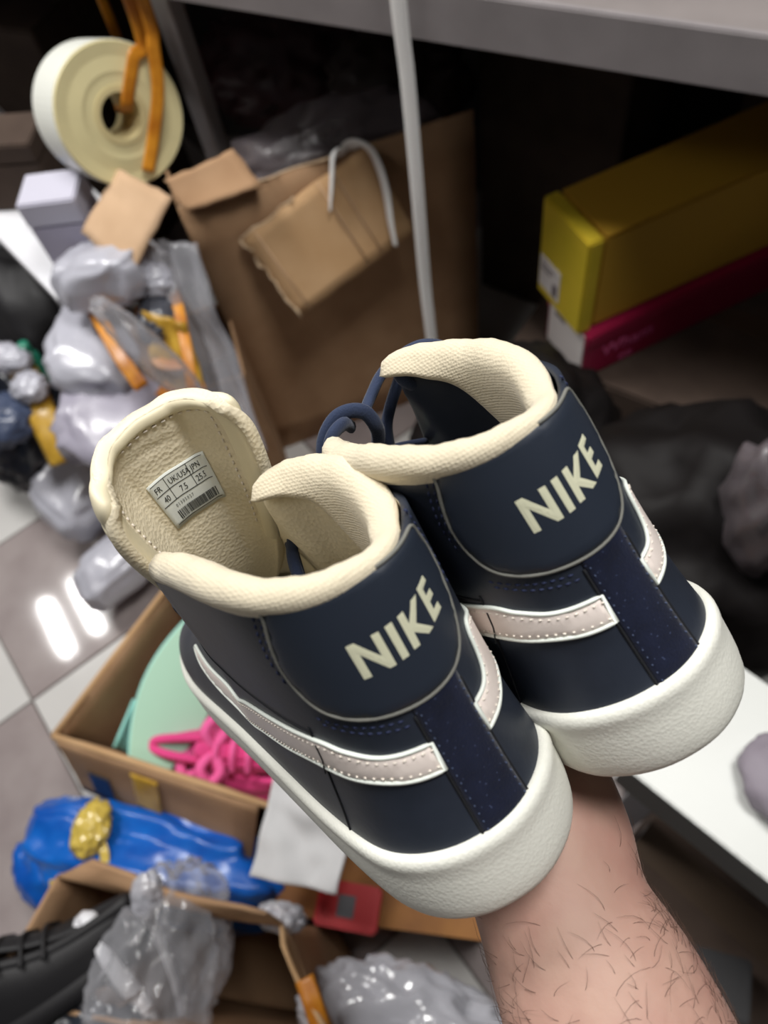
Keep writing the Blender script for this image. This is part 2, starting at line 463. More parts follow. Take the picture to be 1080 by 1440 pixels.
def make_sneaker(pose_R, pose_t, label, left_edge, right_edge, wide, lining, tips):
    S = ShoeSurface(left_edge, right_edge, wide)
    root = empty('high_top_sneaker')
    root.matrix_world = Matrix.Translation(Vector(CAMW + RW @ (np.array(pose_t) * MM))) @ Matrix((RW @ pose_R).tolist()).to_4x4()
    tag(root, label, 'sneaker')
    # --- upper
    ss = np.concatenate([np.linspace(-S.total, S.total, 241)])
    ww = np.concatenate([[-10, -5], np.linspace(0, 92, 34)])
    g = np.meshgrid(ss, ww, indexing='ij')
    P = S.point(g[0].ravel(), g[1].ravel()) * MM
    n2 = len(ww); F = []
    for i in range(len(ss) - 1):
        for j in range(n2 - 1):
            F.append((i * n2 + j, i * n2 + j + 1, (i + 1) * n2 + j + 1, (i + 1) * n2 + j))
    up = mesh_obj('upper', P, F, M['navy'], root)
    up.data.materials.append(lining)
    sd = mod_solid(up, 2.4 * MM, -1); sd.material_offset = 1; sd.material_offset_rim = 0
    # --- midsole (foxing band) and outsole
    fs = np.linspace(-S.total, S.total, 200)[:-1]
    C = S.controls(fs); B = C[:, :3]
    C2 = S.controls(np.clip(fs + .6, -S.total, S.total)); C1 = S.controls(np.clip(fs - .6, -S.total, S.total))
    tg = C2[:, :2] - C1[:, :2]; tg /= np.linalg.norm(tg, axis=1)[:, None] + 1e-9
    out = np.stack([-tg[:, 1], tg[:, 0], 0 * tg[:, 0]], 1)
    prof = [(-9, -1.2), (-4, -1.0), (-0.6, -0.2), (1.4, 1.6), (2.5, 4.2), (3.0, 9), (3.1, 14), (3.0, 19), (2.9, -6.2), (3.3, -4.6), (3.3, -2.6), (2.7, -0.9), (1.5, 0.0), (0.0, 0.1), (-2.5, -0.8)]
    V = []; F = []; k = len(prof); n = len(fs)
    for i in range(n):
        for j, (o, z) in enumerate(prof):
            zz = z if j < 8 else B[i, 2] + z
            V.append((B[i] * np.array([1, 1, 0]) + out[i] * o + np.array([0, 0, zz])) * MM)
    for i in range(n):
        i2 = (i + 1) % n
        for j in range(k - 1): F.append((i * k + j, i * k + j + 1, i2 * k + j + 1, i2 * k + j))
    F.append(tuple(i * k for i in range(n)))
    ms = mesh_obj('midsole', V, F, M['foxing'], root)
    # outsole: a thin ribbed plate under the foot
    V = []; F = []
    for i in range(n):
        c = B[i] * np.array([1, 1, 0])
        for o, z in ((-3.5, -0.6), (-3.8, -2.6)): V.append((c + out[i] * o + np.array([0, 0, z])) * MM)
    for i in range(n):
        i2 = (i + 1) % n; F.append((2 * i, 2 * i2, 2 * i2 + 1, 2 * i + 1))
    F.append(tuple(2 * i + 1 for i in range(n))); F.append(tuple(2 * i for i in range(n))[::-1])
    mesh_obj('outsole', V, F, M['outsole'], root, smooth=False)
    # insole
    V = [(B[i] * np.array([.975, .93, 0]) + np.array([4, 0, 17])) * MM for i in range(n)]
    mesh_obj('insole', V, [tuple(range(n))], M['insole'], root)
    # --- heel pieces
    po = round_outline(PATCH, 5)
    hp = mesh_obj('heel_patch', *inlay(S, po, 1.3, grid=2.4, edge=1.6), M['navy_heel'], root)
    k = len(po); keep = np.vstack([po[-20:] , po])      # rim without the top edge, which the collar covers
    rim = [p for p in po if p[1] < 93.4]
    i0 = next(i for i in range(k) if po[i][1] >= 93.4 and po[(i + 1) % k][1] < 93.4)
    rim = [po[(i0 + 1 + q) % k] for q in range(len(rim))]
    e = mesh_obj('patch_edge', *sweep(S.point(np.array(rim)[:, 0], np.array(rim)[:, 1], 0.75) * MM, 0.62 * MM, 6), M['raw_edge'], hp)
    tag(e, 'grey raw edge of the heel patch')
    for q in LETTERS:
        pl = ring_smooth(q, 60)
        lt = mesh_obj('letter', *inlay(S, pl, 0.14, base=1.25, grid=1.5, edge=0.3, sink=0.4), M['letter'], hp, smooth=False)
    st = resample(STRIP + STRIP[:1], 1.5)[:-1]
    strip = mesh_obj('heel_strip', *inlay(S, st, 0.9, grid=2.5, edge=1.0), M['suede'], root)
    tag(strip, 'dark blue suede strip down the heel')
    # --- swooshes
    for sg, upl in ((1, SW_UP), (-1, SW_UP_R)):
        a = catmull(upl, np.linspace(0, len(upl) - 1, 60)); b = catmull(SW_LO, np.linspace(0, len(SW_LO) - 1, 60))
        ol = np.vstack([a, b]) * np.array([sg, 1])
        sw = mesh_obj('swoosh', *inlay(S, ol, 1.1, grid=2.6, edge=1.5), M['swoosh'], root)
        rimp = np.vstack([a, b]) * np.array([sg, 1])
        mesh_obj('swoosh_edge', *sweep(S.point(rimp[:, 0], rimp[:, 1], 0.55) * MM, 0.75 * MM, 6, closed=True), M['white_edge'], sw)
        sl = [(x * sg, y + 2.0) for x, y in SW_LO[3:]]; su = [(x * sg, y - 2.0) for x, y in upl[:7]]
        o = mesh_obj('stitching', *merge(stitches(S, catmull(sl, np.linspace(0, len(sl) - 1, 60)), 1.25, 1.8, 1.2, .34) + stitches(S, catmull(su, np.linspace(0, len(su) - 1, 60)), 1.25, 1.8, 1.2, .34)), M['thread_pale'], sw)
        o['kind'] = 'stuff'
    # --- eyestay facings with their eyelets
    for sg in (1, -1):
        e0, e1 = S.s_of_row(8.5), S.s_of_row(12.6)
        sa = np.linspace(e0, e1, 60); fa = (sa - e0) / (e1 - e0)
        low = 74 - 6 * fa + 1.6 * np.abs(np.sin(fa * math.pi * 6)); 
        ol = np.vstack([np.stack([sa, 91.5 + 0 * sa], 1), np.stack([sa, low], 1)[::-1]]) * np.array([sg, 1])
        ey = mesh_obj('eyestay', *inlay(S, ol, 1.3, grid=3.0, edge=1.4), M['navy_heel'], root)
        for f in (0.06, 0.2, 0.34, 0.48, 0.62, 0.76, 0.9):
            c0 = S.point(e0 + (e1 - e0) * f, 85 - 3 * f, 1.5)[0] ; 
            pts = [S.point((e0 + (e1 - e0) * f + 2.6 * math.cos(t)) * sg, 85 - 3 * f + 3.0 * math.sin(t), 1.3)[0] * MM for t in np.linspace(0, 2 * math.pi, 12, endpoint=False)]
            mesh_obj('eyelet', *sweep(pts, 0.8 * MM, 6, closed=True), M['lace_navy'], ey)
    # --- seams and stitching of the upper
    parts = []
    for sg in (1, -1):
        parts.append(sweep(on_surface(S, resample([(50 * sg, 46), (52.5 * sg, 36), (58 * sg, 20), (64 * sg, -2)], 2), 0.05), 0.45 * MM, 5))
        parts.append(sweep(on_surface(S, resample([(50 * sg, 40), (51.4 * sg, 34), (55.5 * sg, 27)], 1.5), 1.15), 0.3 * MM, 5))
        parts.append(sweep(on_surface(S, resample([(9.9 * sg, 46), (9.9 * sg, 25), (9.6 * sg, -1)], 2), 0.3), 0.5 * MM, 5))
        parts.append(sweep(on_surface(S, catmull([(50 * sg, 44), (80 * sg, 44), (112 * sg, 47), (132 * sg, 62), (141 * sg, 84)], np.linspace(0, 4, 40)), 0.05), 0.45 * MM, 5))
    mesh_obj('seam', *merge(parts), M['seam'], root)
    parts = []
    lft = [(p[0] + 2.1, p[1]) for p in PATCH[:5]]
    lft2 = [(p[0] + 4.6, p[1]) for p in PATCH[:5]]
    bot = [(42, 51.8), (29, 48.4), (16, 46.4), (11, 46.0)]
    bot2 = [(41, 49.6), (29, 46.2), (16, 44.0), (11, 43.8)]
    rgt = [(-p[0] * 0.80, p[1]) for p in lft]
    for ln in (lft, lft2, bot, bot2, rgt): parts += stitches(S, catmull(ln, np.linspace(0, len(ln) - 1, 40)), 0.12, 2.1, 1.0, .42)
    o = mesh_obj('stitching', *merge(parts), M['thread_navy'], root); o['kind'] = 'stuff'
    parts = []
    for sx in (8.0, -8.4):
        parts += stitches(S, [(sx, 46), (sx * .98, 25), (sx * .96, 0)], 1.0, 1.3, 1.9, .26)
    o = mesh_obj('stitching', *merge(parts), M['thread_dim'], strip); o['kind'] = 'stuff'
    # --- collar
    mesh_obj('collar', *collar_mesh(S, COLLAR_ROW, COLLAR_ROW, *tips), M['cream_knit'], root)
    return root, S

def rotvec(w):
    w = np.array(w, float); th = np.linalg.norm(w); k = w / th
    K = np.array([[0, -k[2], k[1]], [k[2], 0, -k[0]], [-k[1], k[0], 0]])
    return np.eye(3) + math.sin(th) * K + (1 - math.cos(th)) * K @ K

NEAR_R, NEAR_T = rotvec((0.69608414, -1.96038565, 0.98678036)), (49.29859, 114.06611, 238.27018)
FAR_R, FAR_T = rotvec((0.69222506, -1.8512338, 0.84619397)), (106.04913, 70.39045, 242.56468)
def local_pt(Rm, t, px, py, x):
    """the point of the shoe's own plane x = const that a line of sight meets (mm)"""
    o = -Rm.T @ np.array(t); d = Rm.T @ np.array([(px - 540) / FPX, (py - 720) / FPX, 1.0])
    return o + d * (x - o[0]) / d[0]

near, S_near = make_sneaker(NEAR_R, NEAR_T, 'navy high-top sneaker with its cream tongue pulled up and open, in the hand',
    {7: (96, 36, 121.5), 8: (108, 36, 116), 9: (122, 31, 102)},
    {4: (31, -30, 119), 5: (47, -33, 120.5), 6: (68, -32, 123.5), 7: (88, -25, 126), 8: (99, -14, 125), 9: (116, -18, 104)}, -1, M['cream_canvas'], ((0, 0, -2), (0, 3, 1)))
far, S_far = make_sneaker(FAR_R, FAR_T, 'navy high-top sneaker with navy laces looped round its collar, behind the other one', {7: (96, 33, 123), 8: (107, 29, 123), 9: (118, 25, 108)},
    {4: (31, -30, 120), 5: (47, -33.5, 122), 6: (72, -33, 126), 7: (94, -26, 131), 8: (106, -16, 133), 9: (118, -18, 114)}, 1, M['navy'], ((0, -3, 2), (0, 5, 5)))  # navy lining puts the shadow inside this shoe into its colour

# cream tongue, pulled up out of the near sneaker and cupped open
def make_tongue(root, S):
    keys = [(170, 0, 62, 17, 4), (150, 2, 84, 21, 9), (136, 5, 106, 25, 15), (126, 8, 127, 28.5, 20), (118, 10.5, 147, 31, 22), (111, 11.5, 160, 31, 20), (107, 11.5, 168.5, 29, 15)]
    n_h, n_u = 46, 49
    hh = np.linspace(0, len(keys) - 1, n_h); K = catmull(keys, hh)
    uu = np.linspace(-1, 1, n_u); V = []; F = []
    for i, (cx, cy, cz, hw, cd) in enumerate(K):
        f = hh[i] / (len(keys) - 1)
        for u in uu:
            a = abs(u)
            hw2 = hw * (1 - 0.10 * max(0.0, (f - .75) / .25)**2)
            low = 11 * a**5 + 9 * max(0, u)**1.3              # the top edge slopes and its corners are rounded
            z_ = 62 + (cz - 62) * (1 - low / 106.0)
            # flat back panel, two side panels folded towards the heel, a soft fold where they meet
            bend = max(0.0, (a - 0.42) / 0.58)
            fold = 1.5 * math.exp(-((a - 0.45) / 0.09)**2) * f
            ripple = 0.9 * math.sin(5 * u + 7 * f) * f * (1 - f) * (1 - a) + 0.8 * math.exp(-((f - .78 - .05 * u) / .02)**2) * (1 - a)
            V.append(np.array([cx - cd * bend**1.35 + fold * (1 - f**8) + ripple, cy + hw2 * (u - 0.16 * u * a**3), z_]) * MM)
    n = n_u
    for i in range(n_h - 1):
        for j in range(n - 1): F.append((i * n + j, (i + 1) * n + j, (i + 1) * n + j + 1, i * n + j + 1))
    t = mesh_obj('tongue', V, F, M['cream_canvas'], root)
    sd = mod_solid(t, 5 * MM, -1)
    i0 = 12
    # wide smooth vinyl binding folded over the rim: the outermost cells of the same sheet, thicker
    G = np.array(V).reshape(n_h, n, 3)
    dU = np.gradient(G, axis=1); dH = np.gradient(G, axis=0)
    NN = np.cross(dU, dH); NN /= np.linalg.norm(NN, axis=2)[:, :, None] + 1e-12
    NN *= np.where(NN[:, :, :1] > 0, -1, 1)
    for _ in range(12):
        Q = np.pad(NN, ((1, 1), (1, 1), (0, 0)), mode='edge'); NN = (Q[:-2, 1:-1] + Q[2:, 1:-1] + Q[1:-1, :-2] + Q[1:-1, 2:] + 2 * NN) / 6
    NN /= np.linalg.norm(NN, axis=2)[:, :, None]
    cen = G[n_h // 2:, :].reshape(-1, 3).mean(0)
    bw = 6; ids = {}; BV = []; BF = []
    def bid(i, j):
        if (i, j) not in ids:
            p = G[i, j] + NN[i, j] * 1.5 * MM
            e_ = np.zeros(3)
            if j == 0: e_ -= dU[i, j] / np.linalg.norm(dU[i, j])
            if j == n - 1: e_ += dU[i, j] / np.linalg.norm(dU[i, j])
            if i == n_h - 1: e_ += dH[i, j] / np.linalg.norm(dH[i, j])
            ids[(i, j)] = len(BV); BV.append(p + e_ * 1.2 * MM)
        return ids[(i, j)]
    for i in range(i0, n_h - 1):
        for j in range(n - 1):
            if j < bw - 1 or j >= n - bw or i >= n_h - bw: BF.append((bid(i, j), bid(i + 1, j), bid(i + 1, j + 1), bid(i, j + 1)))
    tb = mesh_obj('tongue_binding', BV, BF, M['cream_vinyl'], t); mod_solid(tb, 7.4 * MM, -1)
    sm_ = tb.modifiers.new('smooth', 'SMOOTH'); sm_.factor = 0.5; sm_.iterations = 7
    mod_subsurf(tb, 1)
    g = np.array(V).reshape(n_h, n, 3)
    line = [g[i, 6] for i in range(i0 + 4, n_h - 6)] + [g[n_h - 6, j] for j in range(7, n - 6)] + [g[i, n - 7] for i in range(n_h - 7, i0 + 3, -1)]
    L = resample(np.array(line) + np.array([-0.5, 0, 0]) * MM, 0.4 * MM); parts = []
    for k in range(0, len(L) - 6, 9): parts.append(sweep(L[k:k + 6:2], 0.42 * MM, 5))
    o = mesh_obj('stitching', *merge(parts), M['thread_pale'], t); o['kind'] = 'stuff'
    # size label sewn to the inside: f (height) and u bounds on the tongue grid
    def P(f, u, off):
        fi = f * (n_h - 1); ui = (u + 1) / 2 * (n - 1)
        i = min(int(fi), n_h - 2); j = min(int(ui), n - 2); a = fi - i; b = ui - j
        q = g[i, j] * (1 - a) * (1 - b) + g[i + 1, j] * a * (1 - b) + g[i, j + 1] * (1 - a) * b + g[i + 1, j + 1] * a * b
        e1 = g[i + 1, j] - g[i, j]; e2 = g[i, j + 1] - g[i, j]; nn = np.cross(e2, e1); nn /= np.linalg.norm(nn)
        if nn[0] > 0: nn = -nn
        return q + nn * off * MM
    F0, F1, U0, U1 = 0.475, 0.655, -0.52, 0.30
    def cell(x, y, off):      # x 0..1 left to right as seen from the heel, y 0..1 bottom to top
        return P(F0 + (F1 - F0) * y, U1 + (U0 - U1) * x, off)
    def sheet(x0, x1, y0, y1, off, nx=2, ny=2):
        V2 = [cell(x0 + (x1 - x0) * i / nx, y0 + (y1 - y0) * j / ny, off) for i in range(nx + 1) for j in range(ny + 1)]
        return V2, [(i * (ny + 1) + j, i * (ny + 1) + j + 1, (i + 1) * (ny + 1) + j + 1, (i + 1) * (ny + 1) + j) for i in range(nx) for j in range(ny)]
    lb = mesh_obj('size_label', *sheet(0, 1, 0, 1, 0.5, 14, 10), M['label_paper'], t)
    mod_solid(lb, 0.35 * MM, 0)
    tag(lb, 'white printed size label inside the tongue')
    ink = []
    for y in (0.95, 0.70, 0.47): ink.append(sheet(0.03, 0.97, y - .007, y + .007, .85, 12, 1))
    ink.append(sheet(0.05, 0.97, .055, .068, .85, 12, 1))
    for x in (0.27, 0.66): ink.append(sheet(x - .004, x + .004, 0.47, 0.95, .85, 1, 6))
    rr = random.Random(5); x = 0.16
    while x < 0.95:
        w = rr.choice((.006, .010, .016, .008)); ink.append(sheet(x, x + w, .10, .28, .85, 1, 3)); x += w + rr.choice((.007, .010, .014))
    def text(tx, x, y, size):
        cu = bpy.data.curves.new('print', 'FONT'); cu.body = tx; cu.size = 1.0; cu.resolution_u = 2
        ob = bpy.data.objects.new('print', cu); COL.objects.link(ob)
        me = bpy.data.meshes.new_from_object(ob.evaluated_get(bpy.context.evaluated_depsgraph_get()))
        bpy.data.objects.remove(ob); bpy.data.curves.remove(cu)
        vs = [cell(x + v.co.x * size * .62, y + v.co.y * size, .85) for v in me.vertices]
        ink.append((vs, [tuple(q.vertices) for q in me.polygons])); bpy.data.meshes.remove(me)
    text('FR', .06, .755, .17); text('UK/USA', .31, .755, .17); text('JPN', .70, .755, .17)
    text('40', .10, .52, .17); text('7.5', .40, .52, .17); text('25.5', .70, .52, .17)
    text('0 1 3 0 5 0 2 7', .20, .34, .09)
    mesh_obj('print', *merge(ink), M['ink'], lb, smooth=False)
    return t
tongue = make_tongue(near, S_near)

# navy laces of the far sneaker, looped round the tips of its collar
def far_pt(px, py, x): return local_pt(FAR_R, FAR_T, px, py, x) * MM
def lace(path, r=2.8, parent=far, flat=0.72, per=8):
    p = smooth_path(path, per)
    return mesh_obj('lace', *sweep(p, r * MM, 10, flat=flat), M['lace_navy'], parent)
lace([far_pt(*q) for q in [(462, 668, 116), (455, 640, 114), (458, 612, 112), (472, 588, 110), (492, 578, 109), (513, 580, 109), (527, 596, 112), (532, 612, 118), (530, 640, 128)]], 3.1)
lace([far_pt(*q) for q in [(478, 664, 112), (468, 646, 108), (464, 626, 104), (470, 608, 102), (484, 596, 106), (494, 600, 116)]], 2.8)
lace([far_pt(*q) for q in [(513, 577, 113), (522, 556, 116), (533, 532, 117), (545, 517, 116), (560, 508, 114), (572, 494, 112), (596, 484, 110), (622, 486, 112), (640, 500, 118)]], 2.9)
lace([far_pt(*q) for q in [(568, 500, 108), (561, 514, 104), (563, 526, 102), (574, 538, 104), (598, 546, 108), (624, 552, 114), (650, 552, 122)]], 3.1)
lace([far_pt(*q) for q in [(562, 532, 116), (555, 552, 118), (548, 575, 120), (544, 600, 122), (548, 630, 126)]], 3.4)
for k, (a, b) in enumerate((((36, 126, 96), (-20, 128, 100)), ((30, 138, 84), (-22, 138, 88)), ((24, 152, 74), (-19, 152, 76)))):
    y0, x0, z0 = a; y1, x1, z1 = b
    lace([np.array(q) * MM for q in [(x0, y0 - 3, z0 - 2), (x0 + 2, y0 * .5 + y1 * .5 + 8, z0 + 5), (x1 + 2, y0 * .5 + y1 * .5 - 8, z1 + 5), (x1, y1 + 2, z1 - 2)]], 2.4)
# laces of the near sneaker, loose over the vamp, one strand visible in its opening
for (x0, z0, w0) in ((150, 84, 20), (160, 76, 18), (171, 69, 16)):
    lace([np.array(q) * MM for q in [(x0, w0, z0), (x0 + 6, 8, z0 + 6), (x0 + 6, -8, z0 + 6), (x0, -w0, z0)]], 2.4, near)
lace([np.array(q) * MM for q in [(120, -22, 98), (112, -14, 92), (108, -10, 82), (112, -8, 70), (122, -6, 60)]], 2.6, near)
lace([np.array(q) * MM for q in [(126, -20, 92), (118, -16, 88), (114, -12, 78), (116, -8, 66)]], 2.4, near)
# ------------------------------------------------------------------ the hand and forearm that hold the sneakers
M['skin'] = material('skin', (176, 143, 128), rough=0.55, spec=0.3, var=0.14, var_scale=34, rgb2=(164, 124, 112), bump=0.25, bump_scale=340, bump_dist=0.0007, sss=0.06)
M['nail'] = material('fingernail', (222, 178, 164), rough=0.3, spec=0.5)
M['hair'] = material('body_hair', (84, 60, 48), rough=0.6)

def cam_to_world(p):          # p in millimetres in the hand's own frame, which is the view frame of the holder's eye point
    return CAMW + RW @ (np.array(p, float) * MM)

N_SOLE = np.array([-.47, -.815, -.335]); N_SOLE /= np.linalg.norm(N_SOLE)       # up, out of the palm
F_DIR = np.array([-.45, -.105, .885]); F_DIR -= N_SOLE * (F_DIR @ N_SOLE); F_DIR /= np.linalg.norm(F_DIR)
R_DIR = np.cross(F_DIR, N_SOLE); R_DIR /= np.linalg.norm(R_DIR)
if R_DIR[0] < 0: R_DIR = -R_DIR
O_HAND = (np.array(NEAR_T) + np.array(FAR_T)) / 2                                 # between the two heels, on the sole plane
def H(r, fo, u): return O_HAND + R_DIR * (r - 38) + F_DIR * (fo + 42) + N_SOLE * u

def blob_mesh(chains, balls=()):
    """closed tapered tubes (elliptic sections) and ellipsoids, overlapping; they are fused into one skin afterwards"""
    V, F = [], []
    for pts, rad, wide in chains:
        pts = np.array(pts, float); rad = np.array(rad, float)
        t = np.linspace(0, len(pts) - 1, (len(pts) - 1) * 6 + 1)
        P = catmull(pts, t); Rr = np.stack([np.interp(t, range(len(rad)), rad[:, k]) for k in (0, 1)], 1)
        n = 20; k = len(P); o = len(V)
        for i in range(k):
            tg = P[min(i + 1, k - 1)] - P[max(i - 1, 0)]; tg /= np.linalg.norm(tg)
            a = wide - tg * (wide @ tg); a /= np.linalg.norm(a); b = np.cross(tg, a)
            for j in range(n):
                th = 2 * math.pi * j / n
                V.append(P[i] + a * Rr[i, 0] * math.cos(th) + b * Rr[i, 1] * math.sin(th))
        for i in range(k - 1):
            for j in range(n): F.append((o + i * n + j, o + i * n + (j + 1) % n, o + (i + 1) * n + (j + 1) % n, o + (i + 1) * n + j))
        for i, s in ((0, -1), (k - 1, 1)):          # rounded end
            tg = P[1] - P[0] if i == 0 else P[-1] - P[-2]; tg /= np.linalg.norm(tg); base = o + i * n
            prev = list(range(base, base + n)); rr = min(Rr[i])
            for q in (0.5, 0.85, 0.97):
                c = P[i] + s * tg * rr * q; f = math.sqrt(1 - q * q); st = len(V)
                for j in range(n): V.append(c + (V[base + j] - P[i]) * f)
                cur = list(range(st, st + n))
                for j in range(n):
                    q4 = (prev[j], prev[(j + 1) % n], cur[(j + 1) % n], cur[j]); F.append(q4 if s > 0 else q4[::-1])
                prev = cur
            F.append(tuple(prev if s > 0 else prev[::-1]))
    for c, ax, rr in balls:
        o = len(V); nu, nv = 16, 12; ax = np.array(ax)
        for i in range(nv + 1):
            ph = math.pi * i / nv
            for j in range(nu):
                th = 2 * math.pi * j / nu
                d = np.array([math.sin(ph) * math.cos(th) * rr[0], math.sin(ph) * math.sin(th) * rr[1], math.cos(ph) * rr[2]])
                V.append(np.array(c) + ax.T @ d)
        for i in range(nv):
            for j in range(nu): F.append((o + i * nu + j, o + (i + 1) * nu + j, o + (i + 1) * nu + (j + 1) % nu, o + i * nu + (j + 1) % nu))
    return V, F

HAX = np.array([R_DIR, F_DIR, N_SOLE])
WRIST = H(28, 2, -27.5)
ARM_D = np.array([.25, .84, -.48]); ARM_D /= np.linalg.norm(ARM_D)
ARM_W = np.array([.93, -.36, .0])
A = lambda t, r=0, u=0: WRIST + ARM_D * t + ARM_W * (r - 5 * math.exp(-((t - 22) / 30.0)**2) - 2) + N_SOLE * u
chains = [
    # forearm from beyond the frame up to the wrist, then into the heel of the hand
    ([A(230), A(170), A(110), A(62), A(28), A(2), H(27, 24, -22), H(24, 44, -21)],
     [(47, 40), (45, 38), (42, 33), (37, 28.5), (31.5, 24), (32.5, 21), (38.5, 17.5), (39, 15)], R_DIR),
    # palm
    ([H(26, 34, -19), H(22, 62, -17), H(18, 92, -15), H(15, 108, -13)], [(36, 14), (40, 14.5), (42, 12.5), (39, 9)], R_DIR)]
balls = [(H(-4, 48, -19), HAX, (17, 28, 13)), (H(46, 52, -20), HAX, (15, 30, 12)), (H(30, 106, -14), HAX, (15, 13, 8)), (H(8, 108, -13), HAX, (15, 13, 8))]
# four fingers under the soles, tips curling up at the far side, and the thumb along the near sneaker
FING = []
for r0, dr, ln, rad in ((-16, -10, 74, 8.6), (6, -3, 82, 9.0), (28, 4, 77, 8.6), (47, 10, 62, 7.6)):
    b = H(r0, 108, -12.5); k1 = H(r0 + dr * .4, 108 + ln * .45, -11.5); k2 = H(r0 + dr * .8, 108 + ln * .76, -10.5); tp = H(r0 + dr, 108 + ln, -9.2)
    chains.append(([H(r0 * .8 + 3, 84, -14), b, k1, k2, tp], [(rad + 1, rad), (rad + .8, rad), (rad, rad - .8), (rad - .9, rad - 1.4), (rad - 1.8, rad - 2.2)], R_DIR)); FING.append((k2, tp, rad))
th = [H(4, 36, -21), H(-12, 56, -21), H(-22, 80, -19), H(-27, 102, -15), H(-28, 120, -12)]
chains.append((th, [(15, 13), (13, 12), (10.5, 10), (9.8, 9), (8, 7)], R_DIR)); FING.append((th[3], th[4], 9.0))
# tendons under the skin of the wrist
for r, u in ((-3, 0.0), (7, 0.0)):
    chains.append(([A(75, r, 26.5), A(40, r * .9, 23.4), A(8, r * .8, 19.2), H(27 + r, 26, -7.5)], [(3.2, 3.2), (3.0, 3.0), (3.0, 2.8), (2.2, 2.2)], R_DIR))
V, F = blob_mesh(chains, balls)
V = [cam_to_world(v) for v in V]
person = mesh_obj('person', V, F, M['skin'])
rm = person.modifiers.new('fuse', 'REMESH'); rm.mode = 'VOXEL'; rm.voxel_size = 0.0022; rm.use_smooth_shade = True
sm = person.modifiers.new('smooth', 'SMOOTH'); sm.factor = 0.6; sm.iterations = 9
dg = bpy.context.evaluated_depsgraph_get()
me = bpy.data.meshes.new_from_object(person.evaluated_get(dg)); me.name = 'person'
person.modifiers.clear(); old = person.data; person.data = me; bpy.data.meshes.remove(old)
if not me.materials: me.materials.append(M['skin'])
me.shade_smooth()
tag(person, 'bare left forearm and open palm of a person holding up both navy sneakers', 'person')
# nails
for k2, tp, rad in FING:
    d = (tp - k2) / np.linalg.norm(tp - k2); c = tp - d * 2.0 - N_SOLE * (rad - 2.7)
    pts = []; nn = 8; Vn = []; Fn = []
    for i in range(nn + 1):
        for j in range(nn + 1):
            x = (i / nn - .5) * 11; y = (j / nn - .5) * 2
            w = (rad - 3.4) * (1 - 0.35 * max(0, (abs(x / 5.5) - .5)) ** 2)
            Vn.append(cam_to_world(c + d * x + R_DIR * y * w + N_SOLE * (1.7 * y * y - 0.6)))
    for i in range(nn):
        for j in range(nn): Fn.append((i * (nn + 1) + j, i * (nn + 1) + j + 1, (i + 1) * (nn + 1) + j + 1, (i + 1) * (nn + 1) + j))
    nl = mesh_obj('fingernail', Vn, Fn, M['nail'], person); mod_solid(nl, 0.0006, 0)
# dark hair on the forearm
from mathutils.bvhtree import BVHTree
bvh = BVHTree.FromPolygons([v.co for v in me.vertices], [tuple(q.vertices) for q in me.polygons])
parts = []; rh = random.Random(3)
axw = RW @ ARM_D; 
for k in range(760):
    t = rh.uniform(14, 100); side = rh.random()
    ang = rh.gauss(-0.05, 0.55) if side < .62 else (rh.gauss(2.7, 0.5) if side < .85 else rh.uniform(-.5, 3.2))
    if rh.random() > max(.0, min(1, (t - 8) / 45)): continue
    c = Vector(cam_to_world(A(t))); b2 = np.cross(ARM_D, ARM_W)
    if b2 @ N_SOLE < 0: b2 = -b2
    d = Vector(RW @ (ARM_W * math.cos(ang) + b2 * math.sin(ang))).normalized()
    hit = bvh.ray_cast(c + d * 0.09, -d, 0.09)
    if hit[0] is None: continue
    p, nrm = hit[0], hit[1]
    L = rh.uniform(0.004, 0.012)
    fl = Vector(axw) * -0.35 + Vector(RW @ ARM_W) * rh.uniform(-.9, .9) + Vector(axw) * rh.uniform(-.6, .5)
    fl = (fl - nrm * fl.dot(nrm)).normalized(); bi = nrm.cross(fl) * rh.uniform(-.9, .9)
    pts = [p - nrm * .0004 + (fl * s + bi * s * s) * L + nrm * (0.0016 * math.sin(min(s, .8) * 2.6)) for s in (0, .25, .5, .75, 1)]
    parts.append(sweep(pts, [0.00007, .00007, .00006, .00005, .00002], 3))
hair = mesh_obj('arm_hair', *merge(parts), M['hair'], person); hair['kind'] = 'stuff'
# ------------------------------------------------------------------ the stock room: points found along lines of sight at a chosen distance or plane
from mathutils import noise
def W(px, py, d): return CAMW + RW @ (np.array([(px - 540) / FPX, (py - 720) / FPX, 1.0]) * d)
def WZ(px, py, z):
    r = RW @ np.array([(px - 540) / FPX, (py - 720) / FPX, 1.0]); return CAMW + r * ((z - CAMW[2]) / r[2])
def WY(px, py, y):
    r = RW @ np.array([(px - 540) / FPX, (py - 720) / FPX, 1.0]); return CAMW + r * (y / r[1])

M['tile_white'] = material('white_floor_tile', (204, 202, 199), rough=0.09, spec=0.5, var=0.05, var_scale=6)
M['tile_grey'] = material('grey_floor_tile', (158, 148, 146), rough=0.07, spec=0.5, var=0.10, var_scale=9, rgb2=(142, 131, 130))
M['grout'] = material('tile_grout', (120, 114, 110), rough=0.9)
M['wall'] = material('dark_wall_paint', (70, 66, 66), rough=0.9)
M['ceiling'] = material('ceiling_paint', (200, 200, 198), rough=0.9)
M['metal'] = material('grey_painted_metal', (182, 180, 182), rough=0.45, spec=0.5, var=0.15, var_scale=14, bump=0.1, bump_scale=60)
M['beam'] = material('grey_beam_metal', (150, 144, 145), rough=0.5, spec=0.4, var=0.2, var_scale=10, bump=0.1, bump_scale=60)
M['metal_dark'] = material('dark_grey_metal', (92, 94, 100), rough=0.45)
M['shelf'] = material('dusty_shelf_board', (140, 132, 130), rough=0.75, var=0.2, var_scale=9)
